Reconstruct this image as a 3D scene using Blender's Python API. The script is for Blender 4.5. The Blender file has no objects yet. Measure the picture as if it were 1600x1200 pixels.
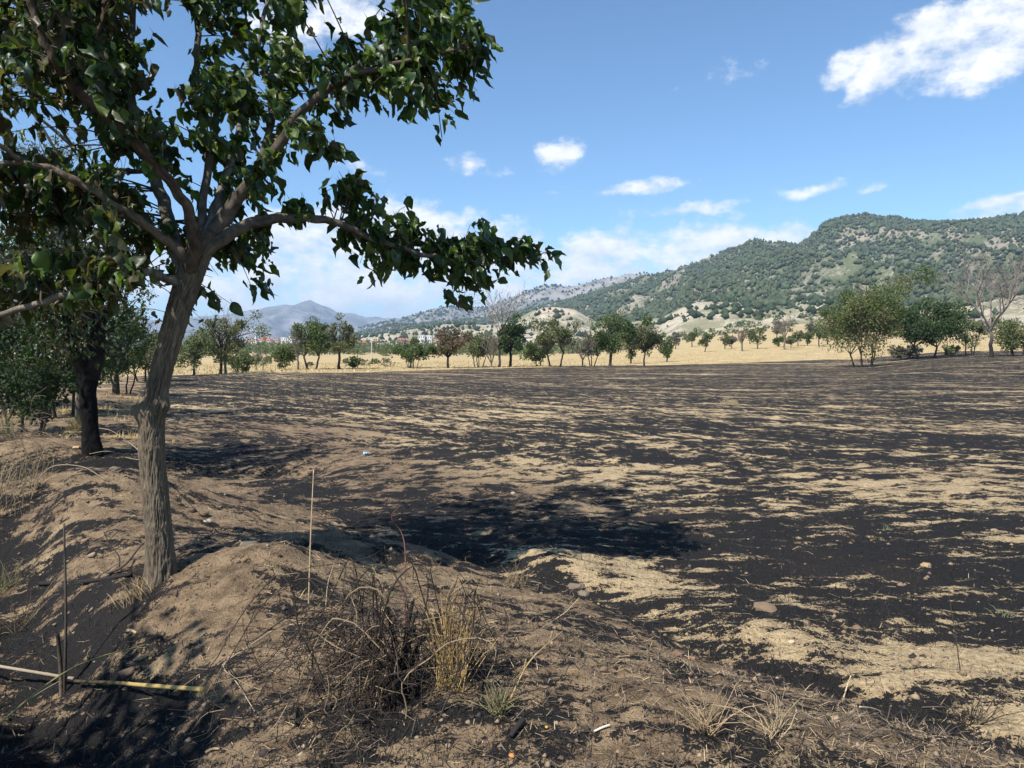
import bpy, math, random
import numpy as np
from mathutils import Vector, Matrix

random.seed(7)
RNG = np.random.default_rng(7)
SC = bpy.context.scene
COL = SC.collection

# ------------------------------------------------------------------ camera
ZC = 1.9
F = 1160.0                       # focal length in pixels of a 1600 px wide frame
PITCH = math.atan(52 / F)
cam_d = bpy.data.cameras.new('camera')
cam = bpy.data.objects.new('camera', cam_d)
COL.objects.link(cam)
cam.location = (0, 0, ZC)
cam.rotation_euler = (math.pi / 2 - PITCH, 0, 0)
cam_d.sensor_width = 36.0
cam_d.lens = 36.0 * F / 1600.0
cam_d.clip_start = 0.05
cam_d.clip_end = 40000
SC.camera = cam

# ------------------------------------------------------------------ sky and sun
SUN_EL = math.radians(50)
SUN_AZ = math.atan2(-0.62, -0.78)          # from +Y towards +X
SKY_STRENGTH = 0.12
world = bpy.data.worlds.new('World')
SC.world = world
world.use_nodes = True


def px_azel(px, py):
    u = (px - 800) / F
    v = (600 - py) / F
    cp, sp = math.cos(PITCH), math.sin(PITCH)
    d = Vector((u, cp + v * sp, -sp + v * cp)).normalized()
    return math.atan2(d.x, d.y), math.asin(d.z)


def build_world():
    nt = world.node_tree
    nt.nodes.clear()
    N, L = nt.nodes.new, nt.links.new

    def math_n(op, a, b=None, c=None, clamp=False):
        n = N('ShaderNodeMath')
        n.operation = op
        n.use_clamp = clamp
        for i, s in enumerate((a, b, c)):
            if s is None:
                continue
            if isinstance(s, (int, float)):
                n.inputs[i].default_value = s
            else:
                L(s, n.inputs[i])
        return n.outputs[0]
    out = N('ShaderNodeOutputWorld')
    sky = N('ShaderNodeTexSky')
    sky.sky_type = 'NISHITA'
    sky.sun_disc = False
    sky.sun_elevation = SUN_EL
    sky.sun_rotation = SUN_AZ % (2 * math.pi)
    sky.altitude = 900
    sky.air_density = 1.0
    sky.dust_density = 0.15
    sky.ozone_density = 2.6
    bg = N('ShaderNodeBackground')
    bg.inputs[1].default_value = SKY_STRENGTH
    wb = N('ShaderNodeMix')
    wb.data_type = 'RGBA'
    wb.blend_type = 'MULTIPLY'
    wb.inputs[0].default_value = 1.0
    wb.inputs[7].default_value = (0.82, 0.98, 1.05, 1)      # white balance of the clear mountain sky
    L(sky.outputs[0], wb.inputs[6])
    L(wb.outputs[2], bg.inputs[0])
    tc = N('ShaderNodeTexCoord')
    sep = N('ShaderNodeSeparateXYZ')
    L(tc.outputs['Generated'], sep.inputs[0])
    az = math_n('ARCTAN2', sep.outputs[0], sep.outputs[1])
    el = math_n('ARCSINE', sep.outputs[2])
    comb = N('ShaderNodeCombineXYZ')
    L(az, comb.inputs[0])
    L(el, comb.inputs[1])
    P = comb.outputs[0]

    def noise(vec, scale, detail, rough, sx=1.0, sy=1.0, off=(0, 0, 0), dist=0.0):
        mp = N('ShaderNodeMapping')
        mp.inputs['Scale'].default_value = (sx, sy, 1)
        mp.inputs['Location'].default_value = off
        L(vec, mp.inputs[0])
        n = N('ShaderNodeTexNoise')
        n.inputs['Scale'].default_value = scale
        n.inputs['Detail'].default_value = detail
        n.inputs['Roughness'].default_value = rough
        n.inputs['Distortion'].default_value = dist
        L(mp.outputs[0], n.inputs['Vector'])
        return n.outputs['Fac']

    # (centre px, py, half width, half height, tilt deg, weight)
    blobs = [
        (1560, 45, 200, 74, 12, 1.8), (1440, 68, 125, 50, 24, 1.7), (1335, 98, 66, 28, 20, 1.3),
        (1650, 10, 220, 90, 0, 1.3), (1330, 145, 38, 13, 18, 0.55), (1526, 142, 16, 10, 30, 0.5),
        (520, 20, 120, 48, 0, 1.1), (460, 40, 60, 40, 0, 0.9),
        (880, 240, 46, 24, 22, 0.72), (862, 250, 26, 22, -20, 0.75), (738, 253, 40, 16, 8, 0.6), (785, 270, 36, 11, 6, 0.5),
        (1000, 291, 56, 12, 4, 0.75), (1060, 331, 95, 13, 2, 0.72), (1265, 298, 60, 14, 5, 0.8),
        (1358, 293, 22, 9, 10, 0.5), (885, 294, 36, 8, 0, 0.42), (1150, 345, 40, 9, 0, 0.42),
        (1570, 326, 100, 26, 8, 1.6),
        (560, 372, 200, 62, 4, 1.7), (440, 450, 190, 60, 0, 1.5), (690, 420, 220, 80, 0, 1.4),
        (1000, 410, 230, 55, 3, 1.7), (1180, 392, 160, 36, 2, 1.6), (860, 445, 220, 60, 0, 1.5),
        (300, 430, 180, 80, 0, 1.0), (100, 380, 140, 60, 0, 0.9), (560, 490, 400, 40, 0, 0.75),
    ]
    warp = N('ShaderNodeTexNoise')
    warp.inputs['Scale'].default_value = 22
    warp.inputs['Detail'].default_value = 4
    L(P, warp.inputs['Vector'])
    wsub = N('ShaderNodeVectorMath')
    wsub.operation = 'SUBTRACT'
    L(warp.outputs['Color'], wsub.inputs[0])
    wsub.inputs[1].default_value = (.5, .5, .5)
    wmul = N('ShaderNodeVectorMath')
    wmul.operation = 'MULTIPLY_ADD'
    L(wsub.outputs[0], wmul.inputs[0])
    wmul.inputs[1].default_value = (.045, .03, 0)
    L(P, wmul.inputs[2])
    PW = wmul.outputs[0]

    def field(vec):
        acc = None
        for (bx, by, hw, hh, tilt, wgt) in blobs:
            a0, e0 = px_azel(bx, by)
            a1, _ = px_azel(bx + hw, by)
            _, e1 = px_azel(bx, by - hh)
            mp = N('ShaderNodeMapping')
            mp.vector_type = 'TEXTURE'
            mp.inputs['Location'].default_value = (a0, e0, 0)
            mp.inputs['Rotation'].default_value = (0, 0, math.radians(tilt))
            mp.inputs['Scale'].default_value = (abs(a1 - a0), abs(e1 - e0), 1)
            L(vec, mp.inputs[0])
            ln = N('ShaderNodeVectorMath')
            ln.operation = 'LENGTH'
            L(mp.outputs[0], ln.inputs[0])
            f = math_n('MULTIPLY_ADD', ln.outputs['Value'], -wgt, wgt * 1.25)
            acc = f if acc is None else math_n('MAXIMUM', acc, f)
        return acc
    base = field(PW)
    base = math_n('MINIMUM', base, 0.85)
    # faint open-sky wisps everywhere, so the sky goes on the same way outside the view
    wide = noise(P, 3.2, 3, 0.5, 1.0, 2.6, (3.1, 1.7, 0))
    widef = math_n('MULTIPLY_ADD', wide, 4.2, -2.75)
    base = math_n('MAXIMUM', base, widef)
    n1 = noise(P, 13, 7, 0.62, 1.0, 1.7)
    n2 = noise(P, 48, 5, 0.6, 1.0, 1.5, (5, 2, 0))
    d = math_n('MULTIPLY_ADD', n1, 3.0, -1.62)
    d = math_n('MULTIPLY_ADD', n2, 0.9, math_n('ADD', d, -0.45))
    dens = math_n('ADD', base, d)
    mr = N('ShaderNodeMapRange')
    mr.interpolation_type = 'SMOOTHSTEP'
    mr.inputs['From Min'].default_value = 0.0
    mr.inputs['From Max'].default_value = 0.95
    mr.inputs['To Max'].default_value = 0.95
    L(dens, mr.inputs['Value'])
    # thick parts turn grey-blue, thin sunlit edges stay white
    n3 = noise(P, 13, 7, 0.62, 1.0, 1.7, (-0.008, 0.030, 0))
    th = math_n('SUBTRACT', n3, n1)
    sh = math_n('MULTIPLY_ADD', th, -3.2, 0.62, clamp=True)
    ramp = N('ShaderNodeMix')
    ramp.data_type = 'RGBA'
    ramp.inputs[6].default_value = (0.62, 0.69, 0.80, 1)
    ramp.inputs[7].default_value = (0.95, 0.95, 0.96, 1)
    L(sh, ramp.inputs[0])
    bgc = N('ShaderNodeBackground')
    bgc.inputs[1].default_value = 0.86
    L(ramp.outputs[2], bgc.inputs[0])
    mix = N('ShaderNodeMixShader')
    L(mr.outputs[0], mix.inputs[0])
    L(bg.outputs[0], mix.inputs[1])
    L(bgc.outputs[0], mix.inputs[2])
    L(mix.outputs[0], out.inputs[0])


build_world()
sun_d = bpy.data.lights.new('sun', 'SUN')
sun_d.energy = 5.0
sun_d.angle = math.radians(0.53)
sun_d.color = (1.0, 0.955, 0.88)
sun = bpy.data.objects.new('sun', sun_d)
COL.objects.link(sun)
SUN_DIR = Vector((math.sin(SUN_AZ) * math.cos(SUN_EL), math.cos(SUN_AZ) * math.cos(SUN_EL), math.sin(SUN_EL)))
sun.rotation_euler = SUN_DIR.to_track_quat('Z', 'Y').to_euler()

vs = SC.view_settings
vs.view_transform = 'Standard'
vs.look = 'None'
vs.exposure = 0.54
vs.gamma = 1.0
vs.use_curve_mapping = False
SC.render.engine = 'CYCLES'
SC.cycles.max_bounces = 6
SC.cycles.diffuse_bounces = 3
SC.cycles.transmission_bounces = 4
SC.cycles.transparent_max_bounces = 4
SC.cycles.volume_bounces = 0
SC.cycles.use_denoising = True


# ------------------------------------------------------------------ noise
def _hash(ix, iy, seed):
    h = (ix.astype(np.int64) * 374761393 + iy.astype(np.int64) * 668265263 + seed * 974634777) & 0xffffffff
    h = ((h ^ (h >> 13)) * 1274126177) & 0xffffffff
    return (h ^ (h >> 16)) & 0xffffffff


def perlin(x, y, seed=0, perx=None):
    x = np.asarray(x, float)
    y = np.asarray(y, float)
    x0 = np.floor(x)
    y0 = np.floor(y)
    fx, fy = x - x0, y - y0
    u = fx * fx * fx * (fx * (fx * 6 - 15) + 10)
    v = fy * fy * fy * (fy * (fy * 6 - 15) + 10)

    def g(dx, dy):
        ix = x0 + dx
        if perx:
            ix = np.mod(ix, perx)
        a = _hash(ix, y0 + dy, seed) * (2 * np.pi / 4294967296.0)
        return np.cos(a) * (fx - dx) + np.sin(a) * (fy - dy)
    n00, n10, n01, n11 = g(0, 0), g(1, 0), g(0, 1), g(1, 1)
    a = n00 + u * (n10 - n00)
    b = n01 + u * (n11 - n01)
    return (a + v * (b - a)) * 1.5


def fbm(x, y, seed=0, octv=4, gain=0.5):
    s, a, f, t = 0, 1.0, 1.0, 0
    for o in range(octv):
        s = s + a * perlin(x * f + o * 17.3, y * f - o * 9.1, seed + o)
        t += a
        a *= gain
        f *= 2.03
    return s / t


def sstep(a, b, x):
    t = np.clip((x - a) / (b - a), 0, 1)
    return t * t * (3 - 2 * t)


# ------------------------------------------------------------------ pixels and places
def ray(px, py):
    u = (px - 800) / F
    v = (600 - py) / F
    cp, sp = math.cos(PITCH), math.sin(PITCH)
    return np.array((u, cp + v * sp, -sp + v * cp))


def at(px, py, Y):
    d = ray(px, py)
    return np.array((0, 0, ZC)) + d * (Y / d[1])


def seg_dist(x, y, pts):
    """distance to a polyline, and the parameter 0..1 along it"""
    best = np.full(np.shape(x), 1e9)
    par = np.zeros(np.shape(x))
    n = len(pts) - 1
    for i in range(n):
        ax, ay = pts[i]
        bx, by = pts[i + 1]
        dx, dy = bx - ax, by - ay
        t = np.clip(((x - ax) * dx + (y - ay) * dy) / (dx * dx + dy * dy), 0, 1)
        d = np.hypot(x - ax - t * dx, y - ay - t * dy)
        m = d < best
        best = np.where(m, d, best)
        par = np.where(m, (i + t) / n, par)
    return best, par


EDGE = [(-30, 60), (-12, 24), (-6.2, 14.5), (-3.2, 9.6), (-1.2, 7.0), (0.5, 5.6), (1.15, 4.5), (1.8, 3.8), (2.6, 2.9), (4.5, 1.5), (9, -2), (12, -10)]
FURROW = [(-0.9, 6.9), (0.35, 6.0), (0.85, 5.3), (1.15, 4.5), (1.75, 3.9), (2.3, 3.3), (3.4, 2.5)]
BANK = [(-5.6, 7.9), (-4.2, 7.5), (-3.2, 6.2), (-2.5, 5.45), (-1.75, 4.85), (-1.0, 4.0), (-0.2, 3.45), (0.8, 3.1), (1.8, 2.5)]
DITCH = [(-1.45, 1.6), (-1.7, 2.7), (-2.05, 3.35), (-2.6, 3.95), (-3.38, 4.85), (-4.1, 5.85), (-4.9, 6.75), (-6.5, 7.1), (-9, 7.4)]
DITCH2 = [(-10, 9.3), (-7.6, 10.1), (-6.2, 10.7), (-4.8, 11.6), (-3.6, 12.0)]


def side_of_edge(x, y):
    """signed distance: positive on the field side"""
    d, _ = seg_dist(x, y, EDGE)
    xe = np.interp(-y, [-p[1] for p in EDGE], [p[0] for p in EDGE])
    return np.where(x > xe, d, -d)


def far_rise(x, y):
    u = x / np.maximum(y, 1.0)
    r = sstep(0.02, 0.42, u)
    s = np.maximum(y - 92, 0)
    rise = r * (0.030 * s + 0.000055 * s * s)
    rise = np.minimum(rise, 30 + 0.012 * s)
    flat = (1 - r) * 0.0016 * np.maximum(y - 120, 0)
    flat = np.minimum(flat, 9)
    knoll = 1.1 * sstep(0.45, 0.62, u) * sstep(45, 80, y) * (1 - sstep(120, 200, y))
    return rise + flat + knoll


def gz(x, y, fine=True):
    x = np.asarray(x, float)
    y = np.asarray(y, float)
    e = side_of_edge(x, y)
    near = sstep(60, 20, y)
    z = 0.17 * sstep(0.5, -1.2, e) * near
    d, p = seg_dist(x, y, BANK)
    z = z + 0.19 * np.exp(-(d / 0.85) ** 2) * (0.85 + 0.4 * np.sin(p * 9 + 0.6) ** 2)
    # rounded mounds
    for mx, my, rx, ry, h in ((-4.35, 7.75, 1.25, 0.8, 0.26), (-1.75, 5.15, 0.62, 0.5, 0.12), (-8.0, 11.6, 1.7, 1.0, 0.42),
                              (-1.5, 6.35, 0.55, 0.4, 0.16), (-0.75, 6.2, 0.45, 0.3, 0.12), (1.55, 5.0, 0.8, 0.5, 0.12), (2.6, 4.0, 0.9, 0.45, 0.09),
                              (0.35, 6.35, 0.32, 0.5, 0.10), (-0.25, 4.2, 0.8, 0.6, 0.05), (-1.62, 4.72, 0.5, 0.38, 0.10)):
        z = z + h * np.exp(-((x - mx) / rx) ** 2 - ((y - my) / ry) ** 2)
    d, p = seg_dist(x, y, DITCH)
    dd = d + 0.12 * perlin(x * 1.7, y * 1.7, 31)
    z = z - 0.42 * np.exp(-(np.maximum(dd, 0) / 0.45) ** 2)
    d, p = seg_dist(x, y, DITCH2)
    z = z - 0.30 * np.exp(-(d / 0.65) ** 2)
    d, p = seg_dist(x, y, FURROW)
    z = z - 0.09 * np.exp(-(d / 0.22) ** 2)
    # earth lumps
    k = sstep(40, 8, y)
    z = z + 0.05 * fbm(x * 0.9, y * 0.9, 3, 3) * near
    z = z + 0.05 * fbm(x * 0.12, y * 0.12, 4, 2) * sstep(400, 40, y)
    if fine:
        fieldm = sstep(-0.3, 0.6, e) * (1 - sstep(60, 95, y))
        n = fbm((x + 0.12 * y) * 1.5, (y - 0.05 * x) * 3.4, 5, 4, 0.55)
        z = z + fieldm * (0.055 * np.maximum(n + 0.05, -0.12)) * (0.45 + 0.55 * k)
        z = z + (0.014 * fbm(x * 5.5, y * 5.5, 6, 3) * (1.9 - 0.9 * fieldm) + 0.008 * fbm(x * 19, y * 19, 8, 2)) * k
        cl = np.abs(perlin(x * 8.3, y * 8.3, 9))
        z = z + 0.024 * (0.3 - cl) * k * (1 - 0.75 * fieldm)
        z = z + 0.07 * np.maximum(fbm(x * 2.3, y * 2.3, 15, 3) - 0.12, 0) * k * (1 - fieldm)
    return z + far_rise(x, y)


def g1(x, y):
    return float(gz(np.array([x]), np.array([y]))[0])


def hit(px, py, y0=1.5, y1=160):
    """the spot on the ground that lies on this line of sight"""
    d = ray(px, py)
    ys = np.geomspace(y0, y1, 2500)
    xs = d[0] / d[1] * ys
    zs = ZC + d[2] / d[1] * ys
    h = gz(xs, ys, False)
    b = np.nonzero(zs <= h)[0]
    i = b[0] if len(b) else len(ys) - 1
    return np.array((xs[i], ys[i], g1(xs[i], ys[i])))


# ------------------------------------------------------------------ mesh helpers
def mesh_np(name, V, FACES, mat=None, smooth=True, tint=None, attrs=None):
    """V (n,3); FACES list of arrays each (m,k)"""
    me = bpy.data.meshes.new(name)
    V = np.asarray(V, np.float32)
    if not isinstance(FACES, (list, tuple)):
        FACES = [FACES]
    FACES = [np.asarray(f, np.int32) for f in FACES if len(f)]
    nl = sum(f.size for f in FACES)
    nf = sum(len(f) for f in FACES)
    me.vertices.add(len(V))
    me.vertices.foreach_set('co', V.ravel())
    me.loops.add(nl)
    me.loops.foreach_set('vertex_index', np.concatenate([f.ravel() for f in FACES]))
    me.polygons.add(nf)
    tot = np.concatenate([np.full(len(f), f.shape[1], np.int32) for f in FACES])
    st = np.concatenate(([0], np.cumsum(tot)[:-1])).astype(np.int32)
    me.polygons.foreach_set('loop_start', st)
    me.polygons.foreach_set('loop_total', tot)
    me.polygons.foreach_set('use_smooth', np.full(nf, smooth))
    me.update(calc_edges=True)
    if tint is not None:
        attrs = dict(attrs or {})
        attrs['tint'] = tint
    for k, a in (attrs or {}).items():
        at_ = me.attributes.new(k, 'FLOAT_COLOR', 'POINT')
        a = np.asarray(a, np.float32)
        if a.shape[1] == 3:
            a = np.hstack([a, np.ones((len(a), 1), np.float32)])
        at_.data.foreach_set('color', a.ravel())
    if mat:
        me.materials.append(mat)
    return me


def link(name, me, parent=None, loc=None, label=None, cat=None, group=None, kind=None):
    o = bpy.data.objects.new(name, me)
    COL.objects.link(o)
    if parent is not None:
        o.parent = parent
    if loc is not None:
        o.location = loc
    tag(o, label, cat, group, kind)
    return o


def tag(o, label=None, cat=None, group=None, kind=None):
    for k, v in (('label', label), ('category', cat), ('group', group), ('kind', kind)):
        if v:
            o[k] = v


class MB:
    """collects tubes and leaves"""
    def __init__(self):
        self.V, self.Q, self.T, self.C, self.n = [], [], [], [], 0

    def add(self, V, Q=None, T=None, col=(1, 1, 1)):
        V = np.asarray(V, float)
        self.V.append(V)
        if Q is not None and len(Q):
            self.Q.append(np.asarray(Q) + self.n)
        if T is not None and len(T):
            self.T.append(np.asarray(T) + self.n)
        c = np.asarray(col, float)
        self.C.append(np.tile(c, (len(V), 1)) if c.ndim == 1 else c)
        self.n += len(V)

    def tube(self, P, R, seg=6, col=(1, 1, 1), cap=True):
        P = np.asarray(P, float)
        R = np.broadcast_to(np.asarray(R, float), (len(P),))
        V = tube_verts(P, R, seg)
        n = len(P)
        Q = tube_quads(n, seg)
        T = []
        if cap:
            V = np.vstack([V, P[-1] + (P[-1] - P[-2]) * 0.02])
            k = n * seg
            b = (n - 1) * seg
            T = [(b + j, b + (j + 1) % seg, k) for j in range(seg)]
        self.add(V, Q, T, col)

    def mesh(self, name, mat, smooth=True):
        fs = []
        if self.Q:
            fs.append(np.vstack(self.Q))
        if self.T:
            fs.append(np.vstack(self.T))
        return mesh_np(name, np.vstack(self.V), fs, mat, smooth, np.vstack(self.C))


def frames(P):
    T = np.gradient(P, axis=0)
    T /= np.linalg.norm(T, axis=1)[:, None] + 1e-12
    N = np.zeros_like(P)
    ref = np.array((0, 0, 1.0)) if abs(T[0, 2]) < 0.9 else np.array((0, 1.0, 0))
    n = ref - T[0] * np.dot(ref, T[0])
    n /= np.linalg.norm(n)
    for i in range(len(P)):
        n = n - T[i] * np.dot(n, T[i])
        n /= np.linalg.norm(n) + 1e-12
        N[i] = n
    return T, N, np.cross(T, N)


def tube_verts(P, R, seg, disp=None):
    T, N, B = frames(P)
    a = np.arange(seg) * 2 * np.pi / seg
    RR = R[:, None] if disp is None else R[:, None] * (1 + disp)
    V = P[:, None, :] + (N[:, None, :] * np.cos(a)[None, :, None] + B[:, None, :] * np.sin(a)[None, :, None]) * RR[:, :, None]
    return V.reshape(-1, 3)


def tube_quads(n, seg):
    i = np.arange(n - 1)[:, None] * seg
    j = np.arange(seg)[None, :]
    k = (j + 1) % seg
    return np.stack([i + j, i + k, i + seg + k, i + seg + j], -1).reshape(-1, 4)


def spline(pts, n):
    """Catmull-Rom through rows of pts (any width), n samples"""
    p = np.asarray(pts, float)
    p = np.vstack([2 * p[0] - p[1], p, 2 * p[-1] - p[-2]])
    m = len(p) - 3
    t = np.linspace(0, m - 1e-6, n)
    i = t.astype(int)
    f = (t - i)[:, None]
    a, b, c, d = p[i], p[i + 1], p[i + 2], p[i + 3]
    return 0.5 * (2 * b + (c - a) * f + (2 * a - 5 * b + 4 * c - d) * f ** 2 + (3 * b - a - 3 * c + d) * f ** 3)


# ------------------------------------------------------------------ materials
def mat_new(name):
    m = bpy.data.materials.new(name)
    m.use_nodes = True
    nt = m.node_tree
    b = nt.nodes['Principled BSDF']
    return m, nt, b


def nd(nt, t, **kw):
    n = nt.nodes.new(t)
    for k, v in kw.items():
        if k.startswith('i_'):
            n.inputs[k[2:].replace('_', ' ')].default_value = v
        else:
            setattr(n, k, v)
    return n


def mixc(nt, fac, a, b, blend='MIX'):
    n = nt.nodes.new('ShaderNodeMix')
    n.data_type = 'RGBA'
    n.blend_type = blend
    for s, i in ((fac, 0), (a, 6), (b, 7)):
        if isinstance(s, (int, float)):
            n.inputs[i].default_value = s
        elif isinstance(s, tuple):
            n.inputs[i].default_value = (*s, 1) if len(s) == 3 else s
        else:
            nt.links.new(s, n.inputs[i])
    return n.outputs[2]


def mth(nt, op, a, b=None, c=None, clamp=False):
    n = nt.nodes.new('ShaderNodeMath')
    n.operation = op
    n.use_clamp = clamp
    for i, s in enumerate((a, b, c)):
        if s is None:
            continue
        if isinstance(s, (int, float)):
            n.inputs[i].default_value = s
        else:
            nt.links.new(s, n.inputs[i])
    return n.outputs[0]


def noise_n(nt, vec, scale, detail=4, rough=0.55, sxyz=None):
    if sxyz:
        mp = nd(nt, 'ShaderNodeMapping')
        mp.inputs['Scale'].default_value = sxyz
        nt.links.new(vec, mp.inputs[0])
        vec = mp.outputs[0]
    n = nd(nt, 'ShaderNodeTexNoise')
    n.inputs['Scale'].default_value = scale
    n.inputs['Detail'].default_value = detail
    n.inputs['Roughness'].default_value = rough
    nt.links.new(vec, n.inputs['Vector'])
    return n.outputs['Fac']


def ramp01(nt, v, a, b, smooth=True):
    n = nd(nt, 'ShaderNodeMapRange')
    n.interpolation_type = 'SMOOTHSTEP' if smooth else 'LINEAR'
    n.inputs['From Min'].default_value = a
    n.inputs['From Max'].default_value = b
    nt.links.new(v, n.inputs['Value'])
    return n.outputs[0]


def mat_tint(name, rough=0.85, noise_scale=0, amount=0.3, trans=0.0, spec=0.3, bump=0.0, bscale=40, sxyz=None):
    m, nt, b = mat_new(name)
    a = nd(nt, 'ShaderNodeAttribute', attribute_name='tint')
    col = a.outputs['Color']
    tcn = nd(nt, 'ShaderNodeTexCoord')
    if noise_scale:
        f = noise_n(nt, tcn.outputs['Object'], noise_scale, 4, 0.6, sxyz)
        f2 = mth(nt, 'MULTIPLY_ADD', f, 2 * amount, 1 - amount)
        cc = nd(nt, 'ShaderNodeVectorMath', operation='SCALE')
        nt.links.new(col, cc.inputs[0])
        nt.links.new(f2, cc.inputs['Scale'])
        col = cc.outputs[0]
    nt.links.new(col, b.inputs['Base Color'])
    b.inputs['Roughness'].default_value = rough
    b.inputs['Specular IOR Level'].default_value = spec
    if bump:
        bn = nd(nt, 'ShaderNodeBump')
        bn.inputs['Strength'].default_value = bump
        bn.inputs['Distance'].default_value = 0.01
        nt.links.new(noise_n(nt, tcn.outputs['Object'], bscale, 5, 0.6, sxyz), bn.inputs['Height'])
        nt.links.new(bn.outputs[0], b.inputs['Normal'])
    if trans:
        t = nd(nt, 'ShaderNodeBsdfTranslucent')
        tcx = mixc(nt, 1.0, col, (1.35, 1.5, 0.55), 'MULTIPLY')
        nt.links.new(tcx, t.inputs[0])
        mx = nd(nt, 'ShaderNodeMixShader')
        mx.inputs[0].default_value = trans
        nt.links.new(b.outputs[0], mx.inputs[1])
        nt.links.new(t.outputs[0], mx.inputs[2])
        nt.links.new(mx.outputs[0], nt.nodes['Material Output'].inputs[0])
    return m


M_LEAF = mat_tint('leaf', 0.42, 30, 0.3, trans=0.34, spec=0.42)
M_FARLEAF = mat_tint('foliage', 0.65, 0, trans=0.22, spec=0.25)
M_BARK = mat_tint('bark', 0.9, 30, 0.5, spec=0.15, bump=1.0, bscale=70, sxyz=(1, 1, 0.3))
M_TWIG = mat_tint('twig', 0.85, 35, 0.3, spec=0.2)
M_STRAW = mat_tint('straw', 0.7, 0, trans=0.1, spec=0.3)
M_STONE = mat_tint('stone', 0.9, 18, 0.25, spec=0.25, bump=0.4, bscale=45)
M_PINE = mat_tint('pine_needles', 0.9, 0, spec=0.1)
M_CHAR = mat_tint('char', 0.9, 30, 0.5, spec=0.1, bump=0.7, bscale=50)
M_WALL = mat_tint('plaster', 0.9, 0.6, 0.08)
M_ROOF = mat_tint('roof_tiles', 0.9, 1.5, 0.2)
M_GLASS = mat_tint('window_glass', 0.2, 0, spec=0.5)


def mat_ground():
    m, nt, b = mat_new('burnt_field_ground')
    Lk = nt.links.new
    a = nd(nt, 'ShaderNodeAttribute', attribute_name='mask')
    sep = nd(nt, 'ShaderNodeSeparateColor')
    Lk(a.outputs['Color'], sep.inputs[0])
    charb, soil, gold, scrub = sep.outputs[0], sep.outputs[1], sep.outputs[2], a.outputs['Alpha']
    tcn = nd(nt, 'ShaderNodeTexCoord')
    P = tcn.outputs['Object']
    rw = nd(nt, 'ShaderNodeAttribute', attribute_name='rows')
    R = rw.outputs['Vector']
    nf = noise_n(nt, P, 26, 6, 0.68)
    nm = noise_n(nt, P, 6.5, 4, 0.6, (0.75, 1.5, 1))
    ng = noise_n(nt, P, 90, 3, 0.6)
    nl = noise_n(nt, P, 0.5, 4, 0.55)
    nw = noise_n(nt, R, 2.6, 7, 0.64, (0.5, 1.2, 1))
    nx = noise_n(nt, R, 0.55, 6, 0.6, (0.4, 1.5, 1))
    nk = noise_n(nt, R, 8.0, 3, 0.6, (0.55, 1.3, 1))
    c = mth(nt, 'MULTIPLY_ADD', mth(nt, 'SUBTRACT', charb, 0.5), 0.66, 0.5)
    c = mth(nt, 'MULTIPLY_ADD', mth(nt, 'SUBTRACT', nf, 0.5), 1.7, c)
    c = mth(nt, 'MULTIPLY_ADD', mth(nt, 'SUBTRACT', nk, 0.5), 2.2, c)
    c = mth(nt, 'MULTIPLY_ADD', mth(nt, 'SUBTRACT', nw, 0.5), 3.4, c)
    c = mth(nt, 'MULTIPLY_ADD', mth(nt, 'SUBTRACT', nx, 0.5), 1.6, c)
    c = mth(nt, 'MULTIPLY_ADD', mth(nt, 'SUBTRACT', ng, 0.5), 1.2, c)
    cf = ramp01(nt, c, 0.44, 0.60)
    # straw and soil colours
    straw = mixc(nt, ramp01(nt, nf, 0.3, 0.7), (0.34, 0.245, 0.135), (0.66, 0.505, 0.295))
    earth = mixc(nt, ramp01(nt, nm, 0.3, 0.7), (0.12, 0.080, 0.049), (0.33, 0.232, 0.14))
    earth = mixc(nt, mth(nt, 'MULTIPLY', ramp01(nt, ng, 0.45, 0.75), 0.5), earth, (0.44, 0.335, 0.22))
    col = mixc(nt, ramp01(nt, mth(nt, 'MULTIPLY_ADD', mth(nt, 'SUBTRACT', nm, 0.5), 0.8, soil), 0.3, 0.7), straw, earth)
    ash = mixc(nt, ramp01(nt, ng, 0.55, 0.8), (0.020, 0.0185, 0.018), (0.075, 0.067, 0.062))
    ash = mixc(nt, mth(nt, 'MULTIPLY', ramp01(nt, nl, 0.5, 0.75), 0.5), ash, (0.045, 0.035, 0.028))
    col = mixc(nt, cf, col, ash)
    # unburnt dry grass
    g1c = mixc(nt, ramp01(nt, noise_n(nt, P, 0.9, 5, 0.65, (0.35, 1.0, 1)), 0.35, 0.68), (0.35, 0.25, 0.12), (0.57, 0.44, 0.235))
    g1c = mixc(nt, mth(nt, 'MULTIPLY', ramp01(nt, noise_n(nt, P, 0.05, 4, 0.6), 0.52, 0.68), 0.6), g1c, (0.40, 0.33, 0.22))
    col = mixc(nt, ramp01(nt, mth(nt, 'MULTIPLY_ADD', mth(nt, 'SUBTRACT', nf, 0.5), 0.6, gold), 0.35, 0.65), col, g1c)
    sc1 = mixc(nt, ramp01(nt, noise_n(nt, P, 0.02, 6, 0.62), 0.42, 0.6), (0.47, 0.40, 0.29), (0.19, 0.185, 0.10))
    col = mixc(nt, scrub, col, sc1)
    Lk(col, b.inputs['Base Color'])
    b.inputs['Roughness'].default_value = 0.95
    b.inputs['Specular IOR Level'].default_value = 0.15
    bn = nd(nt, 'ShaderNodeBump')
    bn.inputs['Strength'].default_value = 1.0
    bn.inputs['Distance'].default_value = 0.05
    Lk(mth(nt, 'ADD', mth(nt, 'MULTIPLY', nf, 1.0), mth(nt, 'MULTIPLY', ng, 0.35)), bn.inputs['Height'])
    Lk(bn.outputs[0], b.inputs['Normal'])
    return m


# ------------------------------------------------------------------ ground
FIELD_END = [(-0.9, 40), (-0.5, 56), (-0.35, 62), (-0.2, 66), (-0.05, 78), (0.1, 90), (0.3, 101), (0.45, 112), (0.7, 120), (1.0, 130)]


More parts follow.
